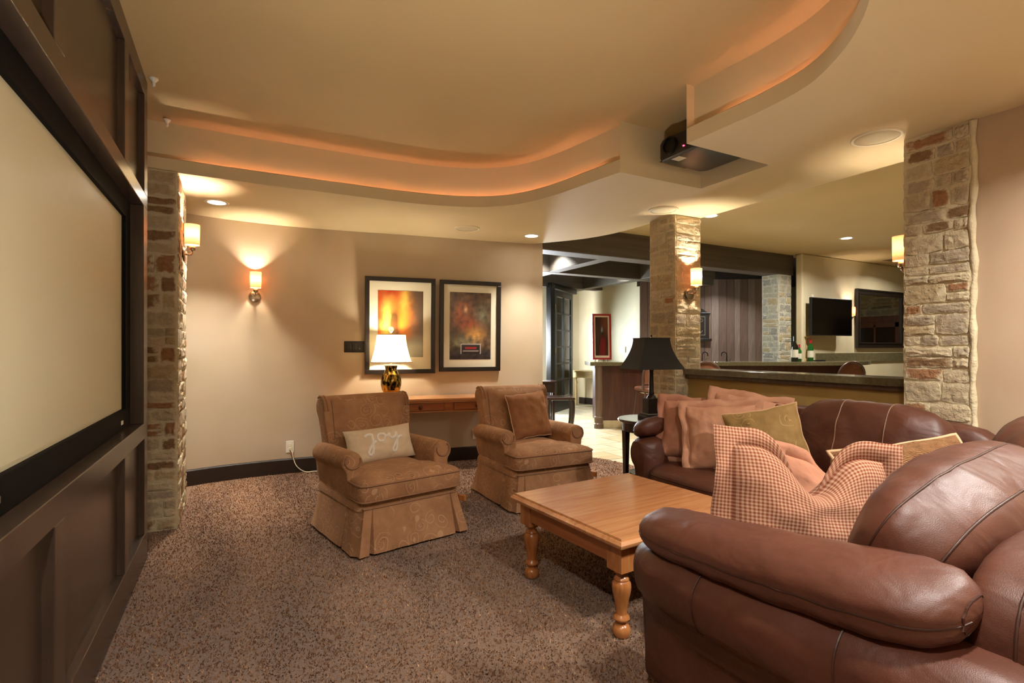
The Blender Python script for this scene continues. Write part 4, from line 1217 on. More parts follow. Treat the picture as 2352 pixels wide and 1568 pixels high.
# joy pillow on the first recliner
a1 = math.radians(11)
def on_chair(loc, rz, p):
    return (loc[0]+p[0]*math.cos(rz)-p[1]*math.sin(rz), loc[1]+p[0]*math.sin(rz)+p[1]*math.cos(rz), p[2])
W_, H_, T_ = .50, .245, .075
pj_loc = on_chair((.915, 3.60, 0), a1, (-.005, .07, .565))
joy = put_pillow('joy_pillow', pillow(W_, H_, T_, .05, .006, 3), M['oat'], pj_loc, (math.radians(-22), math.radians(-2), a1), 'oatmeal lumbar pillow with cream joy lettering')
def stroke(pts, w=.0095, dz=.0):
    pts = catmull([(a, b, 0) for a, b in pts], 7); mb = MB(); rings = []
    for i, p in enumerate(pts):
        tt = (pts[min(i+1, len(pts)-1)]-pts[max(i-1, 0)]).normalized(); nn = Vector((-tt.y, tt.x, 0))
        row_ = []
        for k, lift in ((-1, .001), (-.6, .0055), (0, .0075), (.6, .0055), (1, .001)):
            q = p + nn*w*k
            s_ = pillow_pt(max(-.97, min(.97, q.x/(W_/2))), max(-.97, min(.97, q.y/(H_/2))), -1, W_, H_, T_, .05, .006, 3)
            row_.append(Vector((q.x, s_.y-lift, q.y)))
        rings.append(row_)
    mb.loft(rings, cap=False, closed=False); return mb
S1 = [[(-.118, .050), (-.106, .062), (-.086, .066), (-.070, .060), (-.070, .030), (-.074, -.020), (-.080, -.060), (-.094, -.076), (-.106, -.062), (-.098, -.034), (-.076, -.006), (-.050, .012)],
      [(-.004, .058), (-.024, .056), (-.036, .040), (-.034, .020), (-.018, .008), (.002, .014), (.012, .034), (.008, .052), (-.004, .058)],
      [(.010, .046), (.028, .040), (.044, .050)],
      [(.044, .058), (.044, .034), (.056, .020), (.074, .026), (.088, .044), (.092, .062)],
      [(.092, .062), (.092, .030), (.086, -.020), (.078, -.060), (.064, -.076), (.052, -.062), (.062, -.034), (.086, -.002), (.112, .024), (.128, .022)]]
mb = MB()
for s_ in S1:
    q = stroke([(a*1.12, b*1.0) for a, b in s_]); mb.add(q.v, q.f)
mb.build('joy_lettering', M['oat_letter'], joy, smooth=True, fix=False)

a2 = math.radians(-1)
W2, H2, T2 = .40, .40, .085
put_pillow('tan_pillow', pillow(W2, H2, T2, .07, .016, 8), M['velvet_tan'], on_chair((2.215, 3.83, 0), a2, (.05, .115, .655)), (math.radians(-17), math.radians(-4), a2+math.radians(4)),
           'plain tan velvet pillow with pale piping on a recliner', welt=M['welt_tan'], welt_r=.006, edge_args=(W2, H2, T2, .07, .016, 8))

# ------------------------------------------------------------------ coffee table
cf = empty('coffee_table', (1.80, 2.12, 0), math.radians(4.5), 'square honey pine coffee table with turned legs', 'table')
hw_, hd_ = .445, .425
mb = MB(); rings = []
for z, k in ((.408, -.012), (.412, -.004), (.420, .0), (.428, .0), (.436, -.007), (.440, -.010), (.4405, -.016), (.450, -.019)):
    rings.append([Vector((sx*(hw_+k), sy*(hd_+k), z)) for sx, sy in ((-1, -1), (1, -1), (1, 1), (-1, 1))])
mb.loft(rings); mb.build('tabletop', M['pine'], cf, auto=30)
for nm, b4, mt in (('apron', (-hw_+.09, hw_-.09, -hd_+.045, -hd_+.067), M['pine']), ('apron', (-hw_+.09, hw_-.09, hd_-.067, hd_-.045), M['pine']),
                   ('apron', (-hw_+.045, -hw_+.067, -hd_+.09, hd_-.09), M['pine_y']), ('apron', (hw_-.067, hw_-.045, -hd_+.09, hd_-.09), M['pine_y'])):
    MB().box(*b4, .318, .408).build(nm, mt, cf, bevel=.002)
LEG = [(.020, .0), (.034, .006), (.040, .022), (.038, .040), (.030, .052), (.020, .058), (.019, .064), (.030, .070), (.036, .080), (.033, .090), (.026, .096), (.024, .102), (.027, .13), (.033, .165), (.040, .195), (.042, .215), (.040, .232), (.031, .243), (.033, .248), (.030, .255), (.022, .262), (.021, .270), (.034, .277), (.036, .284), (.030, .292)]
for sx in (-1, 1):
    for sy in (-1, 1):
        lg = MB().lathe(LEG, 28, T(sx*(hw_-.085), sy*(hd_-.085), 0)); x, y = sx*(hw_-.085), sy*(hd_-.085)
        lg.box(x-.044, x+.044, y-.044, y+.044, .290, .408)
        lg.build('leg', M['pine_z'], cf, auto=40, bevel=0)

# ------------------------------------------------------------------ end table and black lamp
et = empty('end_table', (3.135, 3.375, 0), 0, 'small round dark wood end table beside the leather sofa', 'table')
MB().lathe([(.001, .615), (.262, .615), (.270, .622), (.272, .632), (.266, .640), (.001, .640)], 48, cap=False).build('tabletop', M['dktop'], et, auto=40)
MB().lathe([(.225, .535), (.232, .538), (.234, .610), (.225, .615)], 40).build('apron', M['dkwood'], et, auto=40)
for k in range(4):
    a = math.radians(45+90*k+8); x, y = .20*math.cos(a), .20*math.sin(a)
    mb = MB(); mb.loft([[Vector((x+q*sx, y+q*sy, z)) for sx, sy in ((-1, -1), (1, -1), (1, 1), (-1, 1))] for z, q in ((0, .014), (.05, .016), (.50, .024), (.54, .026), (.60, .026))]); mb.build('leg', M['dkwood'], et, bevel=.003)
MB().lathe([(.001, .16), (.17, .16), (.17, .178), (.001, .178)], 36, cap=False).build('shelf', M['dkwood'], et, auto=40)

bl = empty('table_lamp', (3.14, 3.36, .640), math.radians(-14), 'black table lamp with square bell shade on the end table', 'table lamp')
MB().box(-.085, .085, -.085, .085, 0, .028).box(-.075, .075, -.075, .075, .028, .040).build('plinth', M['bronze'], bl, bevel=.003)
MB().box(-.070, .070, -.070, .070, .040, .048).build('silver_band', M['greyband'], bl, bevel=.002)
MB().box(-.056, .056, -.056, .056, .048, .165).box(-.062, .062, -.062, .062, .165, .175).build('pedestal', M['bronze'], bl, bevel=.003)
MB().lathe([(.040, .175), (.036, .19), (.022, .205), (.024, .215), (.020, .235), (.017, .40), (.022, .42), (.015, .44)], 20).build('column', M['bronze'], bl, auto=40)
def sq_ring(hw, z, k=.86): return [Vector(p) for p in ((hw, -hw*k, z), (hw, hw*k, z), (-hw, hw*k, z), (-hw, -hw*k, z))]
prof = [(k/10, .118 + (.215-.118)*((1-k/10)**1.75)) for k in range(11)]
mb = MB(); mb.loft([sq_ring(hw, .425+.262*t_) for t_, hw in prof] + [sq_ring(hw-.004, .425+.262*t_) for t_, hw in reversed(prof)], cap=False, loop=True); mb.build('lampshade', M['lampblack'], bl)
mb = MB().tube(sq_ring(.119, .687), .004, 6, closed=True); mb.build('shade_trim', M['lampblack'], bl)
MB().box(-.118, .118, -.003, .003, .66, .664).box(-.003, .003, -.10, .10, .66, .664).lathe([(.004, .42), (.004, .70), (.010, .705), (.001, .72)], 10).build('harp', M['bronze'], bl)
# ------------------------------------------------------------------ leather sofas
LEA, LEB = M['leather_near'], M['leather_back']
def arm_matrix(origin, fwd_, out_):
    f_ = Vector(fwd_).normalized(); o_ = Vector(out_).normalized()
    m = Matrix.Identity(4)
    for i in range(3):
        m[i][0] = f_[i]; m[i][1] = o_[i]; m[i][2] = (0, 0, 1)[i]; m[i][3] = origin[i]
    return m
def closed_spline(pts, n=4):
    m = len(pts); P_ = [Vector((a, b, 0)) for a, b in pts]; out = []
    for i in range(m):
        p0, p1, p2, p3 = P_[i-1], P_[i], P_[(i+1) % m], P_[(i+2) % m]
        for k in range(n):
            t_ = k/n
            q = .5*((2*p1)+(p2-p0)*t_+(2*p0-5*p1+4*p2-p3)*t_*t_+(3*p1-p0-3*p2+p3)*t_**3)
            out.append((q.x, q.y))
    return out
ARM_P = closed_spline([(-.12, .10), (-.13, .34), (-.12, .50), (-.07, .555), (.0, .56), (.06, .545), (.098, .50), (.102, .445), (.082, .395), (.045, .365), (.022, .33), (.018, .20), (.016, .08), (-.05, .06)], 4)
def sofa_arm(parent, Mx, L=1.0, rise=.07):
    arm = empty('arm', (0, 0, 0)); arm.parent = parent
    mb = MB(); rings = []; n = 22
    for i in range(n+1):
        t_ = i/n; a = -.13+t_*(L+.13)
        e = 1.0
        if t_ < .12: e = math.sqrt(max(.02, 1-((.12-t_)/.12)**2*.75))
        if t_ > .86: e = math.sqrt(max(.02, 1-((t_-.86)/.14)**2*.75))
        bow = .035*math.sin(PI*t_)
        ring = []
        for (o_, z) in ARM_P:
            zz = z*(1+rise*(1-t_)*1.3)
            k = e if z > .3 else .5+.5*e
            oo = -.015+(o_+.015)*k + bow*(z > .3)
            zc = .46
            if z > .3: zz = zc+(zz-zc)*(.55+.45*e)
            w = .004*noise.noise(Vector((a*7, o_*9, z*9)))
            ring.append(Vector((a - .05*(1-e)*(z <= .3), oo+w, zz)))
        rings.append(ring)
    mb.loft(rings, Mx); mb.build('arm_body', LEA, arm, auto=70)
    # seams round the roll
    for t_ in (.34, .72):
        i = int(t_*n); MB().tube([Mx @ (p*1.0 + Vector((0, .002 if p.y > 0 else 0, .0015))) for p in rings[i][10:36]], .0024, 5).build('arm_seam', M['seam'], arm)
    # puffy pad on top
    mb = MB(); rings = []; n2 = 34; m2 = 26
    for i in range(n2+1):
        t_ = .5-.5*math.cos(PI*i/n2); a = .015+t_*(L-.025)
        x_ = 2*t_-1
        prof_ = max(0.0, 1-abs(x_)**9.0)**.5
        r_o = (.117-.034*t_)*prof_+.001; r_z = (.072-.012*t_)*prof_+.001
        zc = .640+(1-t_)*rise*.55 - .030*t_
        oc = -.005+.035*math.sin(PI*t_)
        ring = []
        for k in range(m2):
            th = 2*PI*k/m2; c, s_ = math.cos(th), math.sin(th)
            q = (abs(c)**2.6+abs(s_)**2.6)**(-1/2.6)
            o_, z = c*q*r_o, s_*q*r_z
            seam = .006*math.exp(-((s_+.02)/.16)**2)*(1 if c > 0 else .4)
            wrk = .0075*noise.noise(Vector((a*34+3*s_, c*1.4, s_*1.2)))*(.35+.65*abs(c)) + .003*noise.noise(Vector((a*11, c*3, s_*3)))
            o_ *= 1-seam/.11; o_ += wrk*c; z += wrk*s_
            # pad leans a little outwards
            ring.append(Vector((a, oc+o_*.97+z*.10, zc+z-o_*.28)))
        rings.append(ring)
    mb.loft(rings, Mx); mb.build('arm_pad', LEA, arm, auto=80)
    MB().tube([Mx @ (r[0]+Vector((0, .0015, 0))) for r in rings[1:-1]], .0022, 5).build('pad_seam', M['seam'], arm); mb = MB(); mb.tube([Mx @ (rings[i][k]*1.0+Vector((.0, .002, .001))) for i in (2,) for k in range(0, m2)], .002, 5, closed=True)
    mb.build('pad_seam', M['seam'], arm)
    return arm
def puff_part(name, parent, c, dims, rot=(0, 0, 0), mat=None, p=3.6, wr=.012, wf=5.0, seed=0, n=16, seams=(), seam_mat=None):
    e = empty(name, c); e.rotation_euler = rot; e.parent = parent
    puff(dims, p, n, wr, wf, seed).build(name+'_cover', mat or LEA, e, smooth=True)
    if seams:
        for ax, val in seams: MB().tube(puff_loop(dims, p, ax, val, 96, wr, wf, seed), .0038, 6, closed=True).build('seam', seam_mat or M['seam'], e, smooth=True)
    return e

# far sofa along the half wall, facing the screen
OX, OY = 2.95, 2.05
fs = empty('leather_sofa', (OX, OY, 0), 0, 'brown leather sofa in front of the half wall', 'sofa')
def F(x, y, z): return (x-OX, y-OY, z)
puff_part('sofa_base', fs, F(2.94, 2.13, .19), (.48, .745, .135), p=9, wr=.002)
puff_part('back_frame', fs, F(3.38, 2.0, .52), (.10, .87, .33), p=7, wr=.004)
puff_part('seat_cushion', fs, F(2.84, 2.34, .385), (.44, .365, .085), p=4.5, wr=.012, wf=6, seed=2, n=18, seams=((2, .30), (2, -.45)))
puff_part('seat_cushion', fs, F(2.84, 1.68, .385), (.44, .285, .085), p=4.5, wr=.012, wf=6, seed=4, n=18, seams=((2, .30), (2, -.45)))
puff_part('back_cushion', fs, F(3.17, 2.43, .66), (.15, .36, .235), rot=(0, math.radians(12), 0), p=3.2, wr=.014, seed=5, seams=((1, .32), (1, -.32)))
puff_part('back_cushion', fs, F(3.18, 1.645, .685), (.16, .405, .250), rot=(0, math.radians(13), 0), p=3.2, wr=.016, wf=5, seed=7, n=22, seams=((1, .26), (1, -.34)), seam_mat=M['seam_pale'])
sofa_arm(fs, arm_matrix(F(3.36, 2.79, 0), (-1, 0, 0), (0, 1, 0)) @ Matrix.Diagonal((1, 1.15, 1.10, 1)), L=.90, rise=.03)

# near sofa with its arm towards the camera, facing the curved wall
NX, NY = 2.2, .9
ns = empty('leather_loveseat', (NX, NY, 0), 0, 'brown leather loveseat with a padded arm beside the coffee table', 'sofa')
def G(x, y, z): return (x-NX, y-NY, z)
puff_part('sofa_base', ns, G(2.26, .88, .19), (.94, .485, .135), p=9, wr=.002)
puff_part('back_frame', ns, G(2.29, .425, .50), (.97, .125, .325), p=6, wr=.005, n=20, seams=((1, .0),))
puff_part('seat_cushion', ns, G(1.87, 1.03, .385), (.40, .42, .085), p=4.5, wr=.012, seed=9, seams=((2, .3), (2, -.4)))
puff_part('seat_cushion', ns, G(2.68, 1.03, .385), (.40, .42, .085), p=4.5, wr=.012, seed=10, seams=((2, .3), (2, -.4)))
puff_part('back_cushion', ns, G(1.855, .70, .745), (.47, .170, .205), rot=(math.radians(26), math.radians(-3), math.radians(3)), p=2.9, wr=.014, wf=5, seed=12, n=26, seams=((1, .30), (1, -.42)))
puff_part('back_cushion', ns, G(2.85, .84, .72), (.44, .17, .225), rot=(math.radians(20), math.radians(-3), math.radians(22)), p=2.9, wr=.016, seed=14, n=22, seams=((1, .35), (1, -.35)))
sofa_arm(ns, arm_matrix(G(1.305, .46, 0), (0.0, 1, 0), (-1, 0, 0)), L=.98, rise=.12)

# ------------------------------------------------------------------ pillows on the sofas
def chop(mb, amt, width, w, h, cx=0.0):
    for p in mb.v:
        u = p.x/(w/2); v = p.z/(h/2)
        k = math.exp(-((u-cx)/width)**2)*max(0, (v+.2)/1.2)**2
        p.z -= amt*k; p.y *= 1-.25*k
def sham(name, w, h, t_, fl, mat, loc, rot, label, seed, pin=.04, wr=.012, ch=0.0, cw=.35, amp=.012, ccx=0.0):
    o = empty(name, loc, 0, label, 'pillow', 'scatter pillows'); o.rotation_euler = rot
    a = pillow(w, h, t_, pin, wr, seed, n=34); b = flange(w, h, fl, pin, wr, seed, amp)
    if ch: chop(a, ch, cw, w, h, ccx); chop(b, ch, cw, w, h, ccx)
    a.build('cover', mat, o, smooth=True, fix=False); b.build('flange', mat, o, smooth=True)
    return o
rd = math.radians
sham('sham_pillow', .42, .40, .085, .045, M['salmon'], (2.80, 2.585, .665), (rd(-14), rd(6), rd(-42)), 'salmon cotton sham pillow against the far sofa arm', 31, wr=.018)
sham('sham_pillow', .44, .42, .085, .045, M['salmon2'], (2.80, 2.335, .665), (rd(-20), rd(-3), rd(-44)), 'peach cotton sham pillow in the middle of the far pillows', 32, wr=.016)
sham('sham_pillow', .44, .40, .08, .045, M['salmon2'], (2.97, 2.30, .735), (rd(-30), rd(8), rd(-55)), 'peach sham pillow leaning behind the others on the far sofa', 33, wr=.016)
put_pillow('paisley_pillow', pillow(.43, .41, .09, .08, .016, 41, n=30), M['paisley_pillow'], (2.79, 2.01, .685), (rd(-16), rd(-13), rd(-44)), 'olive gold paisley pillow on the far sofa seat', welt=M['welt_tan'], welt_r=.004, edge_args=(.43, .41, .09, .08, .016, 41))
sham('gingham_pillow', .52, .46, .115, .062, M['gingham'], (1.715, 1.085, .655), (rd(-12), rd(6), rd(-30)), 'large rust gingham sham pillow slumped by the near arm', 51, pin=.02, wr=.014, ch=.15, cw=.34, amp=.010, ccx=.02)
sham('sham_pillow', .40, .38, .08, .045, M['salmon'], (2.08, 1.22, .60), (rd(-18), rd(10), rd(-35)), 'plain peach sham pillow just behind the gingham pillow', 61, wr=.014, ch=.07)
put_pillow('basket_pillow', pillow(.54, .46, .085, .07, .012, 71, n=30), M['basket'], (2.50, 1.10, .645), (rd(-38), rd(-9), rd(-33)), 'tan basketweave pillow with rope piping by the corner', welt=M['welt_tan'], welt_r=.008, edge_args=(.54, .46, .085, .07, .012, 71))
# ------------------------------------------------------------------ bar room
S(MB().box(8.25, 12.95, 5.30, 5.42, 0, Z_C).build('wall_bar', M['wall_bar'], bevel=.02), 'cream plaster wall with the television')
bs = S(MB().box(8.6, 12.9, 5.275, 5.30, 1.0, 1.16).build('trim_3', M['granite']), 'olive stone backsplash under the mirror')
pillar('stone_pillar', 7.93, 8.25, 5.50, 5.81, 2.47, ('left', 'front'), 'pale stone pillar beside the plank wall', M['stc'], (4, 3, 2, 3), M['mortar_cool'], 81, hmin=.07, hmax=.15, wmin=.1)
bmn = S(MB().box(3.10, 8.32, 5.50, 5.78, 2.47, Z_C+.02).build('beam', M['beam'], bevel=.01), 'heavy grey stained beam between bar and hall')
for x0, x1, y0, y1, lb in ((3.1, 9.5, 7.25, 7.45, 'grey hall ceiling beam over the bar end'), (3.1, 9.5, 9.0, 9.2, 'grey hall ceiling beam by the far wall'),
                       (4.55, 4.75, 5.78, 11.0, 'grey hall ceiling beam towards the glass door'), (6.5, 6.7, 5.78, 11.0, 'grey hall ceiling beam over the red picture')):
    S(MB().box(x0, x1, y0, y1, 2.50 if y1-y0 < 1 else 2.505, 2.87).build('beam', M['beam'], bevel=.008), lb)
# hall walls
S(MB().prism([(6.86, 9.66), (7.21, 8.13), (7.35, 8.16), (7.0, 9.72)], 0, 2.87).build('wall_hall', M['wall_bar']), 'pale hall wall behind the red framed picture')
S(MB().prism([(6.86, 9.66), (7.0, 9.72), (5.7, 10.4), (5.64, 10.28)], 0, 2.87).build('wall_hall', M['wall_bar']), 'hall wall beside the glass door')
S(MB().prism([(6.845, 9.64), (7.19, 8.13), (7.21, 8.13), (6.865, 9.66)], 0, .14).build('baseboard_hall', M['trimdark']), 'dark baseboard of the hall wall')
S(MB().prism([(7.185, 8.135), (7.215, 8.05), (7.30, 8.09), (7.27, 8.17)], 0, 2.5).build('trim_4', M['wall_bar']), 'pale corner trim beside the plank wall')
# plank wall, each plank a piece
pk = empty('wall_plank', (7.22, 8.05, 0), math.atan2(6.76-8.05, 9.22-7.22), 'dark vertical plank wall behind the bar', None, None, 'structure')
PL = math.hypot(2.0, 1.29)+.12
x = 0.0; k = 0
pm = {}
while x < PL:
    w = R.choice((.11, .13, .15)); ci = R.choice((0, 1, 1, 2))
    key = (w, ci)
    if key not in pm: pm[key] = MB().box(0, w-.004, -.02, .0, 0, 2.62).mesh('plank', M['plank'][ci])
    o = bpy.data.objects.new('plank', pm[key]); COL.objects.link(o); o.parent = pk; o.location = (x, -R.uniform(0, .006), 0)
    x += w; k += 1
MB().box(-.01, PL, .0, .06, 0, 2.87).build('plank_backing', M['beamdark'], pk)

# bar counter
BR = -math.radians(28.01)
bar = empty('bar_counter', (4.958, 6.538, 0), BR, 'curved bar with dark wood front and olive stone top', 'bar counter')
front = [(p.x, p.y) for p in catmull([(-.10, -.12, 0), (1.5, -.13, 0), (3.0, -.14, 0), (3.6, -.08, 0), (4.2, .15, 0), (4.65, .5, 0), (4.92, .95, 0)], 6)]
innr = [(p.x, p.y) for p in catmull([(4.62, .82, 0), (4.25, .72, 0), (3.7, .55, 0), (3.0, .5, 0), (-.10, .5, 0)], 6)]
MB().prism(front+innr, .972, 1.032).build('countertop', M['granite'], bar, bevel=.004)
fb_ = [(p.x, p.y) for p in catmull([(.02, 0, 0), (1.5, 0, 0), (3.0, 0, 0), (3.55, .06, 0), (4.1, .27, 0), (4.5, .6, 0), (4.68, .82, 0)], 6)]
ib_ = [(p.x, p.y) for p in catmull([(4.55, .80, 0), (4.2, .66, 0), (3.7, .5, 0), (3.0, .42, 0), (.02, .42, 0)], 6)]
MB().prism(fb_+ib_, .10, .972).build('bar_front', M['barwood'], bar, auto=30)
MB().prism([(a, b-.01) for a, b in fb_]+[(a, b) for a, b in ib_], 0, .115).build('plinth', M['tile'][1], bar, auto=30)
MB().lathe([(.075, 0), (.075, .07), (.066, .08), (.070, .12), (.070, .17), (.058, .185), (.062, .20), (.062, .93), (.07, .95), (.07, .972)], 24, T(.045, -.03, 0)).build('corner_post', M['barpost'], bar, auto=40)
def B(u, v, z): return bar.matrix_basis @ Vector((u, v, z)) if False else Vector((4.958+u*math.cos(BR)-v*math.sin(BR), 6.538+u*math.sin(BR)+v*math.cos(BR), z))

# framed red picture on the bar end
def print_red(u, v):
    n = fb(u, v, 5, 4.0)
    c = lerp(lin('#3b1f18'), lin('#6d4028'), sm(.3, .8, u)*sm(.3, .9, v)+.3*n)
    c = lerp(c, lin('#4e3a34'), .6*blob(u, v, .25, .5, .3, .5))
    c = lerp(c, lin('#7e2028'), min(1, 1.3*blob(u-.02+.1*(.5-v), v, .58, .20, .26, .30, 3)))
    c = lerp(c, lin('#8d9096'), .9*min(1, 1.3*blob(u, v, .52, .66, .08, .09)))
    c = lerp(c, lin('#1c1618'), .9*min(1, 1.3*blob(u, v, .56, .58, .12, .05)))
    c = lerp(c, lin('#241416'), .8*min(1, blob(u-.25*(v-.4), v, .34, .36, .05, .16)))
    return c
rp_ = B(.125, .17, 1.062+.365)
framed('red_picture', 0, 0, .315, .73, -.04, .030, (.022, .022, .035), M['redframe'], M['mat_board'], print_red, 'red framed picture of a figure standing on the bar', 'picture', None, tuple(rp_), BR+.18)
mb = MB()
e_ = empty('picture_easel', tuple(B(.125, .19, 1.032)), BR+.18, 'small black easel under the red framed picture', 'easel')
for sx in (-.07, .07):
    MB().tube([(sx, -.06, .004), (sx, -.06, .03), (sx, -.02, .03), (sx*.7, .03, .22), (sx, .10, .004)], .006, 6).build('leg', M['blackmetal'], e_)
# bottles and candlestick
def bottle(u, v, s_, mat, cap, label, z=1.032, lab=True):
    t = empty('wine_bottle', tuple(B(u, v, z)), R.random(), label, 'bottle', 'bottles on the bar', scale=(s_, s_, s_))
    MB().lathe([(.001, .004), (.034, .0), (.037, .006), (.037, .17), (.034, .19), (.018, .215), (.0145, .23), (.0145, .285), (.001, .287)], 24, cap=False).build('glass', mat, t, smooth=True)
    MB().lathe([(.0158, .240), (.0158, .296), (.001, .298)], 20, cap=False).build('cap', cap, t, auto=40)
    if lab: MB().lathe([(.0378, .05), (.0378, .14)], 24, cap=False).build('label', M['label'], t, smooth=True)
bottle(3.145, .06, 1.35, M['bottle_dark'], M['bottle_dark'], 'dark wine bottle with a pale label on the bar')
bottle(3.25, .12, .92, M['bottle'], M['redcap'], 'shorter green wine bottle with a red cap')
bottle(3.60, .42, 1.22, M['bottle'], M['redcap'], 'taller green wine bottle with a red cap')
t = empty('candlestick', tuple(B(3.58, .50, 1.032)), 0, 'pale turned candlestick behind the green bottles', 'candlestick')
MB().lathe([(.045, 0), (.045, .02), (.02, .05), (.03, .10), (.015, .16), (.026, .24), (.014, .33), (.022, .38)], 20).build('stem', M['palewood'], t, auto=50)
MB().lathe([(.022, .38), (.055, .395), (.058, .405), (.03, .408)], 20).build('drip_pan', M['palewood'], t, auto=50)
for (u, s_, lb) in ((1.80, 1, 'dark gooseneck bar faucet beside the stone pillar'), (2.20, -1, 'dark gooseneck bar faucet nearer the pale stone pillar')):
    t = empty('bar_faucet', tuple(B(u, .36, 1.032)), BR, lb, 'faucet', 'bar faucets')
    pts = [(0, 0, 0), (0, 0, .10)] + [(s_*.045*(1-math.cos(a)), 0, .10+.05*math.sin(a)) for a in [k*PI/10 for k in range(1, 10)]] + [(s_*.09, 0, .085)]
    MB().tube(pts, .008, 10).build('spout', M['bronze'], t, smooth=True)
    MB().lathe([(.02, 0), (.02, .008), (.012, .014)], 16).build('base_ring', M['bronze'], t, auto=40)
    MB().tube([(.05, .0, .0), (.05, 0, .035), (.075, 0, .04)], .006, 8).build('tap_handle', M['bronze'], t)

# bar stools
def stool(u, v, rot, label):
    t = empty('bar_stool', tuple(B(u, v, 0)), BR+rot, label, 'stool', 'bar stools')
    for sx in (-1, 1):
        for sy in (-1, 1):
            MB().tube([(sx*.21, sy*.21, 0), (sx*.18, sy*.18, .3), (sx*.15, sy*.15, .62)], .014, 8).build('leg', M['rattan'], t)
    MB().tube([(.19*math.cos(a), .19*math.sin(a), .22) for a in [k*PI/12 for k in range(24)]], .010, 8, closed=True).build('footrest_ring', M['chrome'], t, smooth=True)
    MB().tube([(.16*math.cos(a), .16*math.sin(a), .61) for a in [k*PI/12 for k in range(24)]], .014, 8, closed=True).build('swivel_ring', M['chrome'], t, smooth=True)
    puff((.21, .20, .035), 4, 8).build('seat', M['stoolseat'], t, smooth=True, loc=(0, 0, .66))
    # arched back frame towards -Y (away from the bar)
    arch = [(-.20, -.19, .66), (-.215, -.215, .80)] + [(-.215*math.cos(a), -.225-.02*math.sin(a), .86+.19*math.sin(a)) for a in [k*PI/14 for k in range(1, 14)]] + [(.215, -.215, .80), (.20, -.19, .66)]
    MB().tube(arch, .016, 8).build('back_frame', M['rattan'], t, smooth=True)
    mb = MB()
    def fn(i, j):
        x_ = (2*i-1)*.19; top = .86+.17*math.sqrt(max(0, 1-(x_/.215)**2)); z_ = .74+(top-.74)*j
        return (x_, -.215-.012*j, z_)
    mb.grid(12, 8, fn); b0 = len(mb.v)
    mb.grid(12, 8, lambda i, j: Vector(fn(i, j))+Vector((0, .02, 0)))
    mb.build('backrest', M['stoolseat'], t, smooth=True, fix=False)
    return t
stool(.70, -.62, .15, 'bar stool with leather back seen under the black lamp')
stool(1.45, -.55, -.1, 'bar stool whose arched top peeks beside the stone pillar')
stool(3.42, -.60, .2, 'bar stool whose arched top rises above the half wall')
stool(4.55, -.25, .7, 'bar stool half hidden beside the plain wall pillar')
stool(4.95, .15, .9, 'bar stool farthest along the curved bar')

# television on a bracket
tv = empty('wall_television', (8.80, 5.15, 1.765), math.radians(-2), 'black flat television angled off the cream wall', 'television')
MB().box(-.535, .535, -.02, .03, -.312, .312).build('bezel', M['black'], tv, bevel=.006)
MB().box(-.522, .522, -.0225, -.019, -.292, .300).build('screen', M['tvscreen'], tv)
MB().box(-.15, .15, .03, .14, -.12, .12).build('wall_bracket', M['blackmetal'], tv)
MB().box(-.012, .012, -.024, -.02, -.306, -.298).build('logo_badge', M['chrome'], tv)
# mirror
mr = empty('wall_mirror', (10.55, 5.297, 1.78), 0, 'wide wall mirror in a dark moulded frame', 'mirror')
mb = MB()
w, h = .79, .53
for k, (f0, f1, d) in enumerate(((0, .03, .05), (.03, .07, .035), (.07, .10, .045))):
    for x0, x1, z0, z1 in ((-w+f0, w-f0, h-f1, h-f0), (-w+f0, w-f0, -h+f0, -h+f1), (-w+f0, -w+f1, -h+f1, h-f1), (w-f1, w-f0, -h+f1, h-f1)):
        mb.box(x0, x1, -d, 0, z0, z1)
mb.build('frame', M['frameblack'], mr, bevel=.004)
MB().box(-w+.09, w-.09, -.02, -.004, -h+.09, h-.09).build('mirror_glass', M['mirror'], mr)
t = empty('switch_plate', (8.52, 5.298, 2.09), 0, 'small white switch plate left of the television', 'switch plate')
MB().box(-.03, .03, -.008, 0, -.055, .055).build('plate', M['white'], t, bevel=.003)
MB().box(-.008, .008, -.014, -.007, -.02, .02).build('toggle', M['white'], t)
t = empty('switch_plate', (7.118, 8.48, 1.215), math.atan2(-1.53, .35), 'white triple switch plate on the hall wall', 'switch plate')
MB().box(-.085, .085, -.008, 0, -.062, .062).build('plate', M['white'], t, bevel=.003)
for k in (-1, 0, 1): MB().box(k*.05-.008, k*.05+.008, -.013, -.007, -.02, .02).build('toggle', M['white'], t)
# plaque on the plank wall
sg = empty('wall_plaque', (0, 0, 0), 0, 'dark house shaped plaque with white outline on the planks', 'plaque')
sg.parent = None
uu = 1.10
ang = math.atan2(6.76-8.05, 9.22-7.22)
sg.location = (7.22+uu*math.cos(ang)+.03*math.sin(ang), 8.05+uu*math.sin(ang)-.03*math.cos(ang), 1.44); sg.rotation_euler = (0, 0, ang)
mb = MB(); prof_ = [(-.24, 0), (.24, 0), (.24, .50), (.0, .66), (-.24, .50)]
mb.add([(a, -.05, b) for a, b in prof_]+[(a, 0, b) for a, b in prof_], [(0, 1, 2, 3, 4), (9, 8, 7, 6, 5)]+[(k, (k+1) % 5, 5+(k+1) % 5, 5+k) for k in range(5)])
mb.build('board', M['frameblack'], sg, bevel=.006)
mb = MB(); mb.box(-.29, .29, -.07, 0, -.05, .0); mb.box(-.27, .27, -.065, 0, .485, .515); mb.build('ledge', M['frameblack'], sg, bevel=.004)
mb = MB()
for x0, x1, z0, z1 in ((-.165, .165, .425, .437), (-.165, .165, .06, .072), (-.165, -.153, .06, .437), (.153, .165, .06, .437)): mb.box(x0, x1, -.053, -.05, z0, z1)
mb.build('white_outline', M['greyband'], sg)
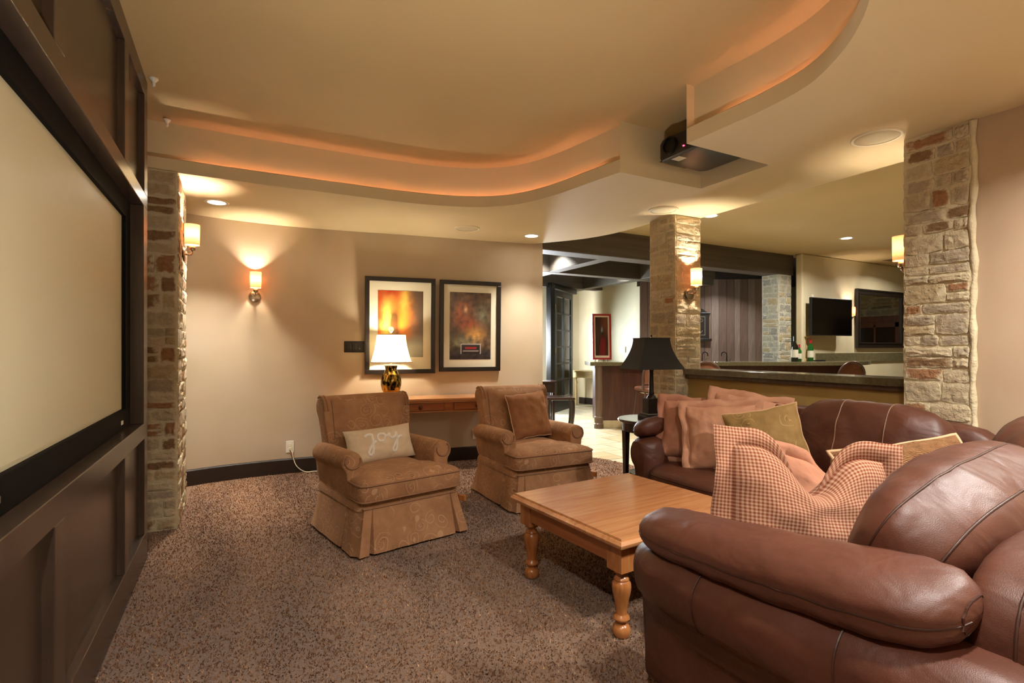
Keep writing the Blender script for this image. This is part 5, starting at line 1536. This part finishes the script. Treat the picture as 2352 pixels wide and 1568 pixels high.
mb = MB(); mb.add([(0, -.053, .17), (.07, -.053, .25), (0, -.053, .33), (-.07, -.053, .25)], [(0, 1, 2, 3)]); mb.build('white_diamond', M['greyband'], sg)
mb = MB(); mb.tube([(.085+.028*math.cos(a), -.053, .36+.028*math.sin(a)) for a in [k*PI/8 for k in range(16)]], .005, 5, closed=True); mb.build('chalk_ring', M['greyband'], sg)
MB().tube([(.055, -.053, .32), (.12, -.053, .345)], .004, 5).build('chalk_stroke', M['greyband'], sg)
MB().tube([(.07, -.053, .10), (.11, -.053, .155)], .005, 5).build('chalk_stroke', M['greyband'], sg)

# cabinet and stone on the end wall of the bar (seen only in the mirror)
cb = empty('glass_cabinet', (12.86, 3.7, 0), 0, 'dark cabinet with glass doors reflected in the mirror', 'cabinet')
MB().box(-.42, 0, -1.1, 1.1, 0, 1.95).build('carcass', M['barwood'], cb, bevel=.005)
for k in range(2):
    y0 = -1.05+k*1.06
    dr = empty('door', (-.43, y0+.52, 1.35)); dr.parent = cb
    mb = MB()
    for a, b, z0, z1 in ((-.5, -.40, -.45, .45), (.40, .5, -.45, .45), (-.5, .5, .35, .45), (-.5, .5, -.45, -.35), (-.02, .02, -.4, .4), (-.4, .4, -.02, .02)): mb.box(-.02, .012, a, b, z0, z1)
    mb.build('door_frame', M['barwood'], dr, bevel=.003)
    MB().box(-.005, .0, -.41, .41, -.36, .36).build('glass_pane', simple('dark_glass_%d' % k, C('#15100d'), .08, spec=.6), dr)
stw = empty('wall_stone', (0, 0, 0), 0, 'stone band above the cabinet', None, None, 'structure')
MB().box(12.87, 12.9, 2.0, 5.2, 1.95, 2.75).build('mortar', M['mortar_cool'], stw)
stone_face(stw, (12.87, 5.2), (12.87, 2.4), 1.96, 2.75, M['stc'], (3, 3, 3, 2), 99, hmin=.14, hmax=.2, wmin=.25, wmax=.5)

# ------------------------------------------------------------------ hall
# french door leaf standing open
fd = empty('door_1', (5.42, 8.46, 0), math.atan2(9.11-8.46, 6.30-5.42), 'black french door with small glass panes standing open', None, None, 'structure')
DW, DH = 1.06, 2.38
mb = MB()
MB().box(0, .12, -.02, .02, 0, DH).build('stile', M['blackmetal'], fd, bevel=.004); MB().box(DW-.12, DW, -.02, .02, 0, DH).build('stile', M['blackmetal'], fd, bevel=.004)
MB().box(.12, DW-.12, -.02, .02, 0, .28).build('rail', M['blackmetal'], fd, bevel=.004); MB().box(.12, DW-.12, -.02, .02, DH-.12, DH).build('rail', M['blackmetal'], fd, bevel=.004)
MB().box(DW/2-.02, DW/2+.02, -.018, .018, .28, DH-.12).build('muntin', M['blackmetal'], fd)
for k in range(1, 6):
    z = .28+(DH-.40)*k/6; MB().box(.12, DW-.12, -.016, .016, z-.014, z+.014).build('muntin', M['blackmetal'], fd)
pane_me = MB().box(0, DW/2-.145, -.003, .003, 0, (DH-.40)/6-.028).mesh('pane', M['glassp'])
for k in range(6):
    for x in (.122, DW/2+.022):
        o = bpy.data.objects.new('pane', pane_me); COL.objects.link(o); o.parent = fd; o.location = (x, 0, .28+(DH-.40)*k/6+.014)
for z in (.35, 1.2, 2.05): MB().box(-.015, .015, -.03, .03, z-.05, z+.05).build('hinge', M['chrome'], fd)
MB().tube([(DW-.06, -.02, 1.0), (DW-.06, -.07, 1.0), (DW-.15, -.07, 1.0)], .009, 8).build('handle', M['chrome'], fd)
df = S(MB().box(-.10, .02, -.06, .06, 0, 2.46, T(5.36, 8.44, 0) @ RZ(.3)).box(-.10, 1.3, -.05, .05, 2.40, 2.50, T(5.36, 8.44, 0) @ RZ(.62)).build('trim_5', M['blackmetal'], bevel=.004), 'black frame of the french door')
wn = empty('window_1', (5.05, 9.0, 0), .4, 'bright daylit glass panel beside the french door', None, None, 'structure')
MB().box(-.30, .40, -.01, 0, .2, 2.35).build('glass', M['daylight'], wn)
for z in (.2, .9, 1.6, 2.3): MB().box(-.30, .40, -.03, -.01, z-.02, z+.02).build('muntin', M['blackmetal'], wn)
light('daylight_panel', 'AREA', (.05, -.06, 1.35), 60, COOL, wn, size=1.1, rot=(-PI/2, 0, .12))

# pale console by the hall wall
hc = empty('hall_table', (6.62, 9.0, 0), -math.radians(62), 'pale aged pine table with turned legs by the hall wall', 'table')
MB().box(-.42, .62, -.19, .19, .745, .768).build('tabletop', M['palewood'], hc, bevel=.004)
MB().box(-.38, .58, -.16, .16, .62, .745).build('apron', M['palewood'], hc, bevel=.003)
for sx in (-.35, .55):
    for sy in (-.14, .14):
        MB().lathe([(.02, 0), (.026, .03), (.02, .06), (.03, .12), (.026, .36), (.018, .44), (.036, .50), (.018, .56), (.03, .60), (.03, .64)], 16, T(sx, sy, 0)).build('leg', M['palewood'], hc, auto=50)
MB().lathe([(.012, 0), (.010, .012), (.016, .02), (.001, .028)], 12, T(.1, -.16, .685) @ RX(PI/2)).build('knob', M['palewood'], hc)
# dark desk with bowl and dark stool near the wall end
dk = empty('dark_desk', (4.25, 6.95, 0), BR, 'dark narrow side desk beyond the wall end', 'table')
MB().box(-.45, .20, -.2, .2, .71, .735).build('desktop', M['dktop'], dk, bevel=.004)
MB().box(-.43, .17, -.18, .18, .56, .71).build('apron', M['dkwood'], dk, bevel=.004)
for sx in (-.41, .15):
    for sy in (-.16, .16):
        MB().box(sx-.02, sx+.02, sy-.02, sy+.02, 0, .56).build('leg', M['dkwood'], dk, bevel=.003)
b_ = MB().lathe([(.04, 0), (.05, .004), (.085, .03), (.11, .055), (.106, .055), (.08, .032), (.001, .01)], 28, cap=False).build('black_bowl', M['black'], smooth=True, loc=(4.14, 7.02, .735))
tag(b_, 'small black bowl on the dark side desk', 'bowl')
sk = empty('dark_stool', (4.02, 6.12, 0), BR, 'dark wooden stool with sabre legs behind the second recliner', 'stool')
MB().box(-.22, .19, -.2, .2, .53, .565).build('seat', M['dktop'], sk, bevel=.01)
for sx in (-1, 1):
    for sy in (-1, 1):
        pts = catmull([(sx*.16, sy*.15, .54), (sx*.17, sy*.16, .40), (sx*.155, sy*.15, .2), (sx*.12, sy*.13, 0)], 6)
        MB().tube([tuple(p) for p in pts], [.026-.010*k/len(pts) for k in range(len(pts))], 8).build('leg', M['dkwood'], sk, smooth=True)

# vent in the bar ceiling and a remote by the bottles
vt = empty('ceiling_vent', (10.3, 4.95, Z_C), 0, 'dark slotted air vent in the bar ceiling', 'vent')
MB().box(-.19, .19, -.09, .09, -.006, 0).build('frame', M['ceil'], vt)
for k in range(5): MB().box(-.17, .17, -.07+k*.032, -.055+k*.032, -.009, -.005).build('slot', M['beamdark'], vt)
rm = MB().box(-.09, .09, -.02, .02, 0, .018).build('remote_control', M['black'], None, bevel=.004, loc=tuple(B(3.74, .40, 1.032)), rot=(0, 0, BR))
tag(rm, 'small black remote beside the taller green bottle', 'remote')
MB().box(-.06, .06, -.012, .012, .018, .020).build('button_pad', M['blackmetal'], rm)
